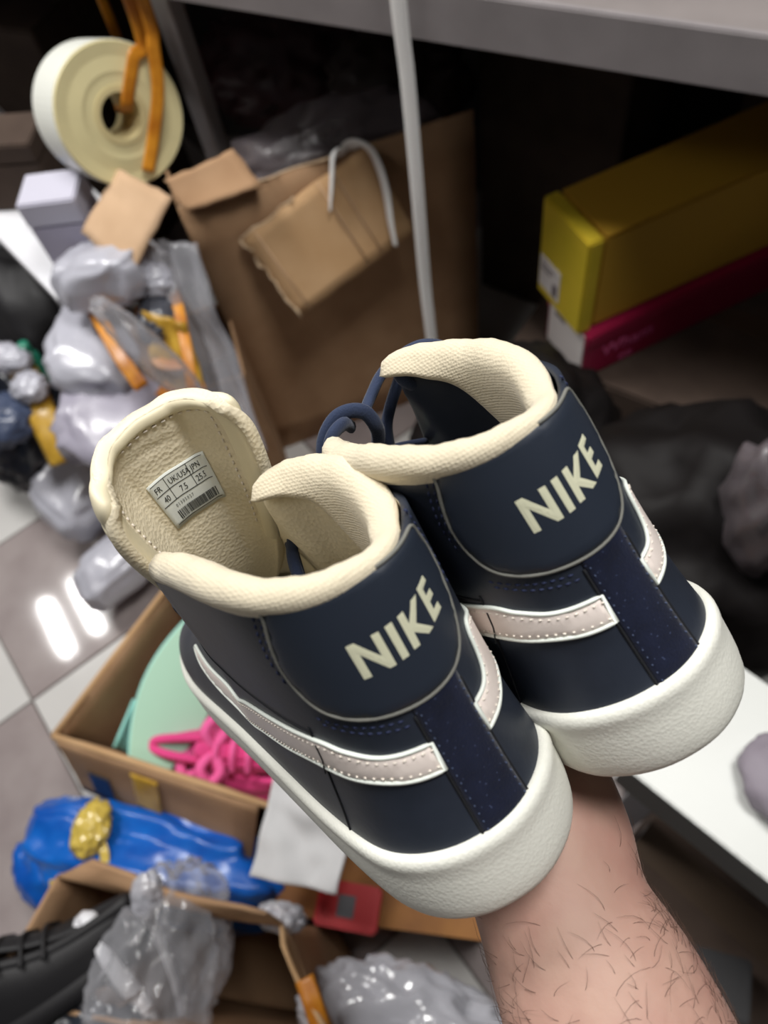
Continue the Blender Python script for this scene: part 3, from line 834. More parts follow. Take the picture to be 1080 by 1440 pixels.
def card(name, rgb, rgb2, sc=14):
    return material(name, rgb, rough=0.85, spec=0.2, rgb2=rgb2, var=0.1, var_scale=sc, bump=0.12, bump_scale=90)
M['card'] = card('brown_cardboard', (172, 138, 106), (160, 126, 95))
M['card_light'] = card('light_cardboard', (196, 160, 120), (186, 149, 108))
M['card_tan'] = card('tan_cardboard', (204, 172, 140), (192, 160, 128))
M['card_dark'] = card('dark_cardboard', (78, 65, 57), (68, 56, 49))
M['torn'] = material('torn_paper_edge', (206, 180, 148), rough=0.95, bump=0.8, bump_scale=400)
M['tape_side'] = material('tape_roll_side', (226, 214, 164), rough=0.45, spec=0.5, var=0.08, var_scale=12)
M['tape_face'] = material('tape_roll_outside', (236, 237, 228), rough=0.3, spec=0.5)
M['core'] = material('cardboard_core', (206, 190, 140), rough=0.85)
M['orange'] = material('orange_strapping', (214, 142, 40), rough=0.35, spec=0.5, var=0.25, var_scale=30, rgb2=(178, 104, 24))
M['yellow_tape'] = material('amber_tape', (200, 160, 60), rough=0.3, spec=0.5, rgb2=(170, 130, 44), var=0.2, var_scale=30)
M['cotton'] = material('white_cotton_tape', (240, 239, 237), rough=0.9, weave=(300, 'Z', 'X'), bump=0.3)
M['yellow_box'] = material('yellow_box_card', (214, 186, 52), rough=0.55, spec=0.3, rgb2=(196, 176, 40), var=0.1, var_scale=8)
M['yellow_sleeve'] = material('ochre_box_card', (196, 152, 50), rough=0.6, spec=0.3)
M['magenta_box'] = material('magenta_box_card', (150, 14, 62), rough=0.5, spec=0.4)
M['magenta_print'] = material('pale_magenta_print', (214, 96, 150), rough=0.6)
M['white_label'] = material('white_paper_label', (220, 214, 212), rough=0.7)
M['grey_print'] = material('grey_print', (110, 100, 104), rough=0.7)
M['dull_tape'] = material('dull_brown_tape', (74, 60, 48), rough=.4)
M['mint'] = material('mint_foam', (168, 206, 182), rough=0.6, spec=0.3)
M['mint_edge'] = material('mint_foam_side', (150, 214, 204), rough=0.5)
M['pink'] = material('hot_pink_textile', (220, 62, 132), rough=0.8, sheen=0.2, bump=0.4, bump_scale=300)
M['pink_light'] = material('bright_pink_lace', (236, 96, 160), rough=0.8, bump=0.4, bump_scale=400)
M['blue_bag'] = material('blue_plastic', (22, 104, 196), rough=0.28, spec=0.5, rgb2=(14, 80, 170), var=0.2, var_scale=16)
M['paper'] = material('white_tissue_paper', (204, 204, 205), rough=0.9, bump=0.25, bump_scale=40, var=0.05, var_scale=14)
M['red'] = material('red_packaging', (186, 28, 36), rough=0.4)
M['amber'] = material('amber_cardboard', (150, 100, 44), rough=0.7, rgb2=(124, 78, 34), var=0.2, var_scale=12)
M['black'] = material('black_rubber', (30, 29, 31), rough=0.55, spec=0.4, bump=0.2, bump_scale=120)
M['dark_blue'] = material('dark_blue_plastic', (38, 46, 62), rough=0.3, spec=0.5)
M['lilac'] = material('lilac_grey_card', (168, 164, 182), rough=0.6)
M['white_card'] = material('white_card', (222, 222, 226), rough=0.5)
M['slab'] = material('white_table_laminate', (222, 224, 220), rough=0.4, spec=0.4, var=0.04, var_scale=8)
M['slab_edge'] = material('shade_grey_table_edge', (84, 84, 82), rough=0.7)  # shade on the table's side is put into this dark grey
M['brown_shoe'] = material('brown_suede_shoe', (96, 78, 66), rough=0.85, bump=0.3, bump_scale=200)
M['teal'] = material('green_plastic', (38, 124, 100), rough=0.35)
M['bluecap'] = material('blue_bottle_cap', (60, 120, 190), rough=0.3)

def plastic(name, rgb, alpha, rough=0.12):
    mt = material(name, rgb, rough=rough, spec=0.9, ridged=12, bump=0.6, bump_dist=0.010, coat=0.4)
    nt = mt.node_tree; N = nt.nodes; L = nt.links
    b = N['Principled BSDF']; out = next(n for n in N if n.type == 'OUTPUT_MATERIAL')
    tr = N.new('ShaderNodeBsdfTransparent'); tr.inputs[0].default_value = (.93, .93, .94, 1); mx = N.new('ShaderNodeMixShader')
    fr = N.new('ShaderNodeLayerWeight'); fr.inputs[0].default_value = 0.35
    mr = N.new('ShaderNodeMapRange'); mr.inputs[1].default_value = 0; mr.inputs[2].default_value = 1; mr.inputs[3].default_value = alpha; mr.inputs[4].default_value = min(1, alpha + .4)
    L.new(fr.outputs[1], mr.inputs[0]); L.new(mr.outputs[0], mx.inputs[0])
    L.new(tr.outputs[0], mx.inputs[1]); L.new(b.outputs[0], mx.inputs[2]); L.new(mx.outputs[0], out.inputs[0])
    return mt
M['clear'] = plastic('clear_plastic_film', (200, 200, 206), 0.22)
M['clear_dense'] = plastic('cloudy_plastic_film', (192, 192, 200), 0.68)
M['clear_dim'] = plastic('grey_plastic_film', (112, 104, 108), 0.6, 0.35)  # darker grey than the other films
M['silver'] = material('grey_poly_mailer', (182, 182, 192), rough=0.22, spec=0.7, ridged=9, bump=0.55, bump_dist=0.012)
M['silver2'] = material('lilac_poly_mailer', (158, 154, 168), rough=0.25, spec=0.6, ridged=7, bump=0.5, bump_dist=0.012)

def box_part(name, lo, hi, mat, parent=None, bevel=0.0, mtx=None):
    bm = bmesh.new(); bmesh.ops.create_cube(bm, size=1)
    lo, hi = Vector(lo), Vector(hi)
    for v in bm.verts: v.co = Vector(((lo[k] + hi[k]) / 2 + v.co[k] * (hi[k] - lo[k]) for k in range(3)))
    if bevel: bmesh.ops.bevel(bm, geom=bm.edges[:], offset=bevel, segments=2, affect='EDGES')
    if mtx is not None: bm.transform(mtx)
    return bm_obj(name, bm, mat, parent)

def panel(name, corners, thick, mat, parent=None, bow=0.0, nu=8, nv=8, ragged=0.0, seed=0, wav=0.0):
    """a sheet between four corners (in order round it), slightly bowed, with thickness"""
    a, b, c, d = [np.array(q, float) for q in corners]; rp = random.Random(seed)
    nrm = np.cross(b - a, d - a); nrm /= np.linalg.norm(nrm)
    V, F = [], []
    for i in range(nu + 1):
        for j in range(nv + 1):
            u, v = i / nu, j / nv
            p = (a * (1 - u) + b * u) * (1 - v) + (d * (1 - u) + c * u) * v
            p = p + nrm * (bow * 4 * u * (1 - u) * (0.4 + 0.6 * 4 * v * (1 - v)) + wav * (noise.noise(Vector((u * 3 + seed, v * 3, seed * 1.7)))))
            if ragged and (i in (0, nu) or j in (0, nv)): p = p + (b - a) / np.linalg.norm(b - a) * rp.uniform(-ragged, ragged) + (d - a) / np.linalg.norm(d - a) * rp.uniform(-ragged, ragged)
            V.append(p)
    for i in range(nu):
        for j in range(nv): F.append((i * (nv + 1) + j, (i + 1) * (nv + 1) + j, (i + 1) * (nv + 1) + j + 1, i * (nv + 1) + j + 1))
    o = mesh_obj(name, V, F, mat, parent, smooth=True)
    mod_solid(o, thick, 0)
    return o

def crumple(name, center, axes, mat, parent=None, amp=0.25, freq=3.0, seed=0, sub=4, squash=1.0, flat=False):
    """a crumpled bag: a ball stretched along three half-axis vectors and folded by ridged noise"""
    bm = bmesh.new(); bmesh.ops.create_icosphere(bm, subdivisions=sub, radius=1)
    A3 = np.array(axes, float); V = []
    for v in bm.verts:
        p = np.array(v.co); q = np.sign(p) * np.abs(p) ** squash
        n1 = noise.noise(Vector(p * freq) + Vector((seed * 7.1, seed, 0))); n2 = noise.noise(Vector(p * freq * 2.3) + Vector((seed, 3, seed * 2.2)))
        n3 = noise.noise(Vector(p * freq * 5.1) + Vector((seed * 3, 1, seed)))
        k = 1 + amp * ((1 - 2.4 * abs(n1)) * .75 + (1 - 2 * abs(n2)) * .30 - .35 + n3 * .08)
        v.co = Vector(np.array(center) + (q * k) @ A3)
    return bm_obj(name, bm, mat, parent, smooth=True)

def frame_of(yaw): return Matrix.Rotation(yaw, 4, 'Z')

# ------------------------------------------------------------------ floor, walls, ceiling
FU = np.array([-.905, .427, 0]); FU /= np.linalg.norm(FU); FV = np.array([.427, .905, 0]); FV /= np.linalg.norm(FV)
FC = np.array([-1.0296, -.0179, 0]); TS = 0.405
floor = box_part('floor', (-4.2, -3.0, -0.06), (2.2, 1.9, -0.009), M['grout']); tag(floor, kind='structure')
tile_me = {}
for key in ('tile_white', 'tile_grey'):
    bm = bmesh.new(); bmesh.ops.create_cube(bm, size=1)
    for v in bm.verts: v.co = Vector((v.co.x * (TS - .004), v.co.y * (TS - .004), v.co.z * .009 - .0045))
    bmesh.ops.bevel(bm, geom=[e for e in bm.edges if all(v.co.z > -.001 for v in e.verts)], offset=.0012, segments=1, affect='EDGES')
    me = bpy.data.meshes.new('tile'); bm.to_mesh(me); bm.free(); me.materials.append(M[key]); tile_me[key] = me
ang = math.atan2(FU[1], FU[0])
for i in range(-8, 7):
    for j in range(-6, 6):
        c = FC + FU * (i + .5) * TS + FV * (j + .5) * TS
        if not (-3.3 < c[0] < 1.7 and -1.7 < c[1] < 1.72): continue
        t = bpy.data.objects.new('tile', tile_me['tile_grey' if (i + j) % 2 == 0 else 'tile_white'])
        link(t, floor); t.location = Vector(c) + Vector((0, 0, 0)); t.rotation_euler = (0, 0, ang)
tag(box_part('wall_back', (-4.2, 1.75, -0.06), (2.2, 1.9, 3.06), M['wall']), kind='structure')
tag(box_part('wall_left', (-4.2, -3.0, -0.06), (-4.05, 1.75, 3.06), M['wall']), kind='structure')
tag(box_part('wall_right', (2.05, -3.0, -0.06), (2.2, 1.75, 3.06), M['wall']), kind='structure')
tag(box_part('ceiling', (-4.2, -3.0, 3.0), (2.2, 1.9, 3.08), M['ceiling']), kind='structure')

# ------------------------------------------------------------------ the storage rack
rack = empty('storage_rack', (-.9, .885, 0)); tag(rack, 'grey metal storage rack with a wide beam over dark shelves of shoe boxes', 'rack')
def rack_part(name, lo, hi, mat, bevel=0.002):
    o = np.array((-.9, .885, 0)); return box_part(name, np.array(lo) - o, np.array(hi) - o, mat, rack, bevel)
YF, YB = .885, 1.45
PO = .060
XP = WY(222, 0, YF + PO)[0]
for x in (XP, 1.35, -3.6):
    for y in (YF, YB): rack_part('post', (x - .018, y + PO, 0), (x + .018, y + PO + .034, 2.1), M['metal'])
for z in (.95, 1.95):
    rack_part('beam', (-3.6, YF - .012, z), (1.385, YF - .001, z + .062), M['beam'])
    rack_part('beam', (-3.6, YB + .037, z), (1.385, YB + .048, z + .062), M['metal'])
    rack_part('shelf_board', (-3.55, YF + .001, z + .03), (1.33, YB + .034, z + .05), M['shelf'])

# ------------------------------------------------------------------ shoe boxes in the dark under the beam
def shoebox(px_corner, yaw, w, l, h, name, label, mats, cap=None):
    root = empty(name, px_corner); root.rotation_euler = (0, 0, yaw); tag(root, label, 'shoe box', 'shoe boxes in the rack')
    return root
YB0 = np.array((-.328, .985, .473)); YAW = -.664
yb = empty('shoe_box', YB0); yb.rotation_euler = (0, 0, YAW); tag(yb, 'yellow shoe box lying on the magenta box under the rack beam', 'shoe box', 'shoe boxes in the rack')
box_part('box_body', (.003, .030, .003), (.129, .420, .190), M['yellow_sleeve'], yb, .003)
box_part('box_lid', (0, 0, 0), (.132, .027, .196), M['yellow_box'], yb, .003)
box_part('lid_panel', (.002, .031, .191), (.130, .420, .196), M['yellow_sleeve'], yb, .002)
lb = box_part('size_label', (.006, -.0012, .020), (.068, .0002, .086), M['white_label'], yb); 
box_part('print', (.048, -.002, .026), (.062, -.001, .052), M['grey_print'], lb); box_part('print', (.012, -.002, .060), (.040, -.001, .064), M['grey_print'], lb)
box_part('print', (.012, -.002, .070), (.050, -.001, .073), M['grey_print'], lb)
mb = empty('shoe_box', YB0 + np.array((.022, -.004, -.111))); mb.rotation_euler = (0, 0, YAW + .02); tag(mb, 'dark magenta shoe box with pale lettering, beneath the yellow shoe box', 'shoe box', 'shoe boxes in the rack')
box_part('box_body', (.002, .002, 0), (.126, .420, .096), M['magenta_box'], mb, .003)
box_part('box_lid', (0, 0, .080), (.128, .422, .110), M['magenta_box'], mb, .003)
lb = box_part('size_label', (.012, -.0015, .006), (.118, .0008, .106), M['white_label'], mb)
box_part('print', (.03, -.0024, .086), (.06, -.0014, .094), M['grey_print'], lb)
def flat_text(body, size, mtx, mat, parent, name='lettering', extrude=0.0004, italic=0.0):
    cu = bpy.data.curves.new(name, 'FONT'); cu.body = body; cu.size = size; cu.extrude = extrude; cu.shear = italic
    ob = bpy.data.objects.new(name, cu); COL.objects.link(ob)
    me = bpy.data.meshes.new_from_object(ob.evaluated_get(bpy.context.evaluated_depsgraph_get()))
    bpy.data.objects.remove(ob); bpy.data.curves.remove(cu)
    me.transform(mtx); me.materials.append(mat)
    return link(bpy.data.objects.new(name, me), parent)
flat_text('Wham', .040, Matrix(((0, 0, 1, .1262), (1, 0, 0, .035), (0, 1, 0, .040), (0, 0, 0, 1))), M['magenta_print'], mb)
flat_text('oo', .028, Matrix(((0, 0, 1, .1262), (1, 0, 0, .075), (0, 1, 0, .008), (0, 0, 0, 1))), M['magenta_print'], mb)

def carton(name, label, x0, x1, y0, y1, z0, z1, yaw, mat, group=None, cat='box'):
    """closed carton with a taped top seam"""
    r = empty(name, (x0, y0, z0)); r.rotation_euler = (0, 0, yaw); tag(r, label, cat, group)
    w, d, h = x1 - x0, y1 - y0, z1 - z0
    box_part('carton_body', (0, 0, 0), (w, d, h - .003), mat, r, .004)
    box_part('flap', (0.002, 0.002, h - .003), (w - .002, d / 2 - .001, h), mat, r)
    box_part('flap', (0.002, d / 2 + .001, h - .003), (w - .002, d - .002, h), mat, r)
    box_part('sealing_tape', (-.001, d / 2 - .025, h - .06), (w + .001, d / 2 + .025, h + .001), M['dull_tape'], r)
    return r
g = 'dark cartons under the rack'  # dark cartons added partly to stand in for shade under the rack
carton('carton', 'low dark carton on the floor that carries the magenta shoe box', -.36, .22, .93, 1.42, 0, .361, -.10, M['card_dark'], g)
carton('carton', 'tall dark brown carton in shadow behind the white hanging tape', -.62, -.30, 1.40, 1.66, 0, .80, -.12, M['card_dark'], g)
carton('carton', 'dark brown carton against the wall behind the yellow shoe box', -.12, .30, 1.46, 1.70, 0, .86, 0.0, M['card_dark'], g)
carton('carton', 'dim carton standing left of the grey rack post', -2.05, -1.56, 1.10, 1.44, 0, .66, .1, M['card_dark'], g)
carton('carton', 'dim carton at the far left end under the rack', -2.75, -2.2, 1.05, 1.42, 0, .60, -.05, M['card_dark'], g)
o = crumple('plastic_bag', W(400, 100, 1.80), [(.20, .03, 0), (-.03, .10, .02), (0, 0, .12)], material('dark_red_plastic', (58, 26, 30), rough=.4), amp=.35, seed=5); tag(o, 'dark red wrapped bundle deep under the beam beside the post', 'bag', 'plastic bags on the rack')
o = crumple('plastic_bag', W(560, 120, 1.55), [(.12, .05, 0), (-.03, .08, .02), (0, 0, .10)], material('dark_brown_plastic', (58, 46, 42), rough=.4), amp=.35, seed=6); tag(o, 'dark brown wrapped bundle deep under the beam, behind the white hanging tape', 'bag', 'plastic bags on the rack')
M['black_bag'] = material('shade_dark_plastic', (20, 17, 17), rough=0.6, spec=0.2)  # near-black tone stands in for the deep shade around these bags
o = crumple('plastic_bag', W(985, 760, 1.12), [(.20, -.03, 0), (.05, .17, .02), (0, 0, .20)], M['black_bag'], amp=.22, seed=8, freq=2); tag(o, 'big bag coloured dark for the shadow right of the far sneaker', 'bag', 'bags under the rack')
o = crumple('plastic_bag', W(1080, 720, .90), [(.05, .0, .01), (-.01, .05, .0), (-.02, 0, .12)], M['clear_dim'], amp=.22, seed=10, freq=1.5); tag(o, 'dim grey plastic bag at the right edge, above the white table', 'bag', 'bags under the rack')
o = crumple('plastic_bag', W(720, 640, 1.30), [(.16, .03, 0), (-.03, .16, .02), (0, 0, .16)], M['black_bag'], amp=.25, seed=9, freq=2); tag(o, 'shade-dark bag added on the floor, hidden mostly behind the far sneaker', 'bag', 'bags under the rack')
# ------------------------------------------------------------------ tape roll and hanging straps
RC = WY(171, 163, .80); view = RC - CAMW; dist = np.linalg.norm(view)
d0 = (RW.T @ view)[2]
def roll():
    r = empty('tape_roll', RC); tag(r, 'large cream roll of packing tape hanging from an orange strap', 'tape roll')
    # axis: the round side faces the camera, turned a little to the right
    ax = RW @ np.array([.60, .42, -.68]); ax /= np.linalg.norm(ax)
    a = np.cross(ax, [0, 0, 1]); a /= np.linalg.norm(a); b = np.cross(a, ax)
    Ro = 92 / FPX * d0; Ri = 29 / FPX * d0; Rc = 38 / FPX * d0; th = .11
    def lathe(prof, mat, name, n=64, parent=r):
        V, F = [], []; k = len(prof)
        for i in range(n):
            t = 2 * math.pi * i / n
            for rad, h in prof: V.append(a * rad * math.cos(t) + b * rad * math.sin(t) + ax * h)
        for i in range(n):
            i2 = (i + 1) % n
            for j in range(k): F.append((i * k + j, i * k + (j + 1) % k, i2 * k + (j + 1) % k, i2 * k + j))
        return mesh_obj(name, V, F, mat, parent, smooth=False)
    lathe([(Rc, -th), (Ro * .985, -th), (Ro, -th + .003), (Ro, -.003), (Ro * .985, 0), (Ro * .80, -.0015), (Ro * .6, .0005), (Rc * 1.3, -.0005), (Rc, 0)], M['tape_side'], 'tape')
    lathe([(Ro + .0006, -th + .003), (Ro + .0012, -th + .004), (Ro + .0012, -.004), (Ro + .0006, -.003)], M['tape_face'], 'outer_layer')
    lathe([(Ri, -th + .001), (Rc, -th - .001), (Rc, .0015), (Ri * 1.03, .002), (Ri, .001)], M['core'], 'core')
    return r, a, b, ax, Ro, Ri
roll_o, ra, rb, rax, rRo, rRi = roll()
def band(name, pts, width, mat, parent=None, flat=.12, up=None, per=8):
    p = smooth_path(pts, per)
    return mesh_obj(name, *sweep(p, width / 2, 10, flat=flat, up=up), mat, parent)
top = lambda px, y=.80: WY(px, 0, y) + np.array([0, 0, 1.95 - WY(px, 0, y)[2]])
def face(px, py, off):
    r = RW @ np.array([(px - 540) / FPX, (py - 720) / FPX, 1.0]); return CAMW + r * (((RC + rax * off - CAMW) @ rax) / (r @ rax))
q = face(196, 40, .014); up_ = np.array([q[0], q[1], 1.95])
st = band('hanging_strap', [up_, q + np.array([0, 0, .25]), q, face(188, 80, .012), face(181, 125, .010), face(178, 150, .004), face(178, 158, -.03), face(170, 150, -.10), face(165, 110, -.125), face(156, 60, -.125), face(152, 20, -.12)] + [face(152, 20, -.12) * np.array([1, 1, 0]) + np.array([0, 0, 1.95])], .021, M['orange'], flat=.07, up=tuple(CAMW - q))
tag(st, 'orange plastic strap looped through the hole of the hanging tape roll', 'strap', 'orange straps')
q = face(203, 6, .055)
st = band('hanging_strap', [np.array([q[0], q[1], 1.95]), q + np.array([0, 0, .25]), q, face(216, 70, .04), face(222, 130, .03), face(216, 190, .02), face(208, 242, .015)], .021, M['orange'], flat=.07, up=tuple(CAMW - q))
tag(st, 'orange plastic strap hanging loose in front of the tape roll', 'strap', 'orange straps')
# white woven tape hanging in front of the beam
p0 = WY(560, 0, .84)
cord = band('hanging_tape', [(p0[0], .84, 1.95), (p0[0], .84, 1.3), p0, WY(574, 120, .84), WY(588, 280, .838), WY(598, 400, .84), WY(607, 480, .84), WY(612, 560, .842), WY(616, 640, .85)], .0225, M['cotton'], flat=.2, up=(0, -1, 0))
tag(cord, 'long white woven tape hanging straight down behind the far sneaker', 'tape')

# ------------------------------------------------------------------ the open carton with torn flaps
def px_panel(name, pts, thick, mat, parent=None, **k):
    return panel(name, [W(*q) for q in pts], thick, mat, parent, **k)
K0 = WZ(252, 294, .70); K1 = WZ(665, 154, .70)
big = empty('open_carton', (K0[0], K0[1], 0)); tag(big, 'large open cardboard carton with torn flaps, white laces hanging over it', 'box')
def loc(p): return np.array(p) - np.array((K0[0], K0[1], 0))
ud = (K1 - K0) / np.linalg.norm(K1 - K0); nd = np.array([-ud[1], ud[0], 0]); L0 = np.linalg.norm(K1 - K0)
K2 = K1 + nd * .17; K3 = K0 + nd * .20
dn = np.array([0, 0, -.697])
def bpanel(name, c, mat=None, **k): return panel(name, [loc(q) for q in c], .005, mat or M['card'], big, **k)
bpanel('carton_wall', [K0, K1, K1 + dn, K0 + dn], bow=.006)
cut = np.array([0, 0, -.30])
bpanel('carton_wall', [K1 + cut * .1, K2 + cut, K2 + dn, K1 + dn])
bpanel('carton_wall', [K2 + cut, K3 + cut * .3, K3 + dn, K2 + dn])
bpanel('carton_wall', [K3, K0, K0 + dn, K3 + dn])
bpanel('carton_bottom', [K0 + dn, K1 + dn, K2 + dn, K3 + dn])
# front flap, folded out over the wall: its upper edge lies on the wall, its lower edge stands off
def on_wall(px, py, off=0.004):
    r = RW @ np.array([(px - 540) / FPX, (py - 720) / FPX, 1.0]); t = ((K0 - nd * off - CAMW) @ nd) / (r @ nd); return CAMW + r * t
dK = 1.0
fA, fB = on_wall(340, 336, .012), on_wall(514, 203, .012)
fC, fD = on_wall(583, 326, .075), on_wall(422, 446, .085)
fl = bpanel('front_flap', [fA, fB, fC, fD], M['card_light'], bow=.004, ragged=.002, seed=2)
tag(fl, 'lighter front flap of the carton, torn along its edge')
n_f = np.cross(fB - fA, fD - fA); n_f /= np.linalg.norm(n_f)
if n_f @ (CAMW - fA) < 0: n_f = -n_f
for u in (.10, .62, .74):      # crease lines pressed into the flap
    a0 = fA + (fB - fA) * u + n_f * .0022; a1 = fD + (fC - fD) * u + n_f * .0022
    mesh_obj('crease', *sweep([loc(a0), loc((a0 + a1) / 2), loc(a1)], .0016, 6, flat=.4), M['card_tan'], fl)
rr_ = random.Random(4)
te = [loc(fA + (fD - fA) * t + np.array([rr_.uniform(-.004, .004) for _ in range(3)])) for t in np.linspace(0, 1, 14)]
mesh_obj('torn_edge', *sweep(te, [rr_.uniform(.0015, .0035) for _ in te], 6), M['torn'], fl)
te = [loc(fA + (fB - fA) * t + np.array([rr_.uniform(-.003, .003) for _ in range(3)])) for t in np.linspace(0, .45, 9)]
mesh_obj('torn_edge', *sweep(te, [rr_.uniform(.001, .003) for _ in te], 6), M['torn'], fl)
te = [loc(K0 + (K1 - K0) * t + np.array([rr_.uniform(-.003, .003) for _ in range(2)] + [.002])) for t in np.linspace(0, .5, 14)]
mesh_obj('torn_edge', *sweep(te, [rr_.uniform(.001, .003) for _ in te], 6), M['torn'], big)
# left and back flaps
def toward(p, d): return CAMW + (np.array(p) - CAMW) * d
bpanel('side_flap', [WZ(243, 277, .715), WZ(167, 238, .74), WZ(115, 326, .68), WZ(184, 390, .65)], M['card_tan'], bow=.006, ragged=.0015, seed=5)
bpanel('back_flap', [WZ(262, 297, .705), WZ(232, 254, .74), WZ(329, 210, .74), WZ(368, 262, .705)], M['card'], bow=.004, ragged=.002, seed=6)
o = crumple('plastic_bag', K0 * .45 + K1 * .55 + nd * .09 + np.array([0, 0, -.07]), [(.14, .13, 0), (-.045, .05, .0), (0, 0, .10)], M['clear_dim'], amp=.3, seed=3); tag(o, 'grey plastic bag of goods inside the open carton, behind its torn flap', 'bag')
def lace_thing(pts, label, w):
    p = smooth_path(pts, 8); rad = np.interp(np.linspace(0, 1, len(p)), np.linspace(0, 1, len(w)), w) / 2
    o = mesh_obj('shoelace', *sweep(p, list(rad), 10, flat=.3, up=tuple(n_f)), M['cotton']); tag(o, label, 'shoelace', 'white laces over the carton flap'); return o
def fpx(px, py, h):
    r = RW @ np.array([(px - 540) / FPX, (py - 720) / FPX, 1.0]); return CAMW + r * (((fA + n_f * h - CAMW) @ n_f) / (r @ n_f))
lace_thing([fpx(487, 226, -.03), fpx(480, 216, -.012), fpx(469, 217, .010), fpx(467, 240, .012), fpx(466, 265, .010), fpx(464, 297, .006)], 'short white lace end hanging over the torn carton flap, the left one', [.024, .026, .027, .026, .022, .012])
lace_thing([fpx(487, 214, -.03), fpx(492, 205, -.01), fpx(505, 201, .012), fpx(522, 212, .014), fpx(535, 240, .014), fpx(544, 275, .013), fpx(549, 310, .012), fpx(556, 346, .010)], 'longer white lace hanging down the carton flap from its corner', [.024, .026, .026, .026, .026, .024, .02, .014])
# ------------------------------------------------------------------ open boxes with shoes at the lower left
def open_box(name, label, corners, z0, mat, flaps=(), thick=.005, curve=0.0, cat='box'):
    """corners: four world points of the rim, in order; walls go straight down to z0"""
    c = [np.array(q, float) for q in corners]
    o0 = np.array((c[0][0], c[0][1], z0)); r = empty(name, o0); tag(r, label, cat)
    for k in range(4):
        a, b = c[k], c[(k + 1) % 4]
        lo = lambda q: np.array((q[0], q[1], z0 + .002))
        panel('box_wall', [a - o0, b - o0, lo(b) - o0, lo(a) - o0], thick, mat, r, bow=curve, seed=k, wav=.004)
    panel('box_bottom', [np.array((q[0], q[1], z0 + .003)) - o0 for q in c], thick, mat, r)
    return r, o0
cA = [WZ(75, 1035, .30), WZ(400, 1140, .30), WZ(470, 900, .30), WZ(232, 830, .30)]
boxA, oA = open_box('open_box', 'open brown box on the tiles holding a mint slipper and pink shoes', cA, 0.0, M['card'], curve=.012)
e = cA[1] - cA[0]; n_o = np.array([e[1], -e[0], 0]); n_o /= np.linalg.norm(n_o)
if n_o @ (CAMW - cA[0]) < 0: n_o = -n_o
def on_flap(t, v): return (cA[0] + e * (.02 + .88 * t)) * (1 - v) + (WZ(118, 1108, .17) * (1 - t) + WZ(352, 1222, .17) * t) * v
for t0, t1, v0, v1, mt in ((.12, .24, .45, .85, M['dark_blue']), (.38, .52, .15, .75, M['yellow_tape'])):     # tape left on the flap
    lift = np.array([.0, -.006, .004])
    panel('tape_patch', [on_flap(t0, v0) + lift - oA, on_flap(t1, v0) + lift - oA, on_flap(t1, v1) + lift - oA, on_flap(t0, v1) + lift - oA], .001, mt, boxA)
def tube_thing(name, pts, r, mat, parent=None, n=8, per=8):
    return mesh_obj(name, *sweep(smooth_path(pts, per), r, n), mat, parent)

def slipper(name, label, heel, toe, width, mat, edge, zup, roll=0.0):
    """a flat foam slipper sole with a foot-shaped outline and a raised strap"""
    h, t = np.array(heel), np.array(toe); L = np.linalg.norm(t - h); ex = (t - h) / L
    ey = np.cross(np.array(zup, float), ex); ey /= np.linalg.norm(ey); ez = np.cross(ex, ey)
    r = empty(name, h); tag(r, label, 'slipper')
    out = []
    for k in range(48):
        a = 2 * math.pi * k / 48; x = .5 - .5 * math.cos(a); s = math.sin(a)
        w = (0.36 + .18 * math.sin(math.pi * min(1, x * 1.1)) + .10 * x) * abs(s) ** .75 * (1 if s > 0 else -1) * .88
        out.append((x * L, w * width))
    for nm, z0, z1, mt, sc in (('footbed', .012, .022, mat, .96), ('sole', 0, .0125, edge, 1.0)):
        V = []; n = len(out)
        for z, q in ((z0, sc), (z1, sc), (z1 + .001, sc * .95)):
            for x, y in out: V.append(ex * (L / 2 + (x - L / 2) * q) + ey * y * q + ez * z)
        F = [(i, (i + 1) % n, n + (i + 1) % n, n + i) for i in range(n)] + [(n + i, n + (i + 1) % n, 2 * n + (i + 1) % n, 2 * n + i) for i in range(n)]
        F += [tuple(range(2 * n, 3 * n)), tuple(range(n))[::-1]]
        mesh_obj(nm, V, F, mt, r)
    V, F = [], []
    for i in range(11):
        a = math.pi * i / 10
        for x in (.60, .68, .78, .85): V.append(ex * L * (x) + ey * width * .52 * math.cos(a) - ez * (.002 + width * .42 * math.sin(a) * (1 - .2 * abs(x - .7) * 4)))
    for i in range(10):
        for j in range(3): F.append((i * 4 + j, i * 4 + j + 1, (i + 1) * 4 + j + 1, (i + 1) * 4 + j))
    st = mesh_obj('strap', V, F, edge, r); mod_solid(st, .005, 0)
    return r
slipper('slipper', 'mint green foam slipper leaning sole outwards in the open box', WZ(300, 850, .245), WZ(196, 1110, .215), .125, M['mint'], M['mint_edge'], RW @ np.array([.20, .0, -.97]))

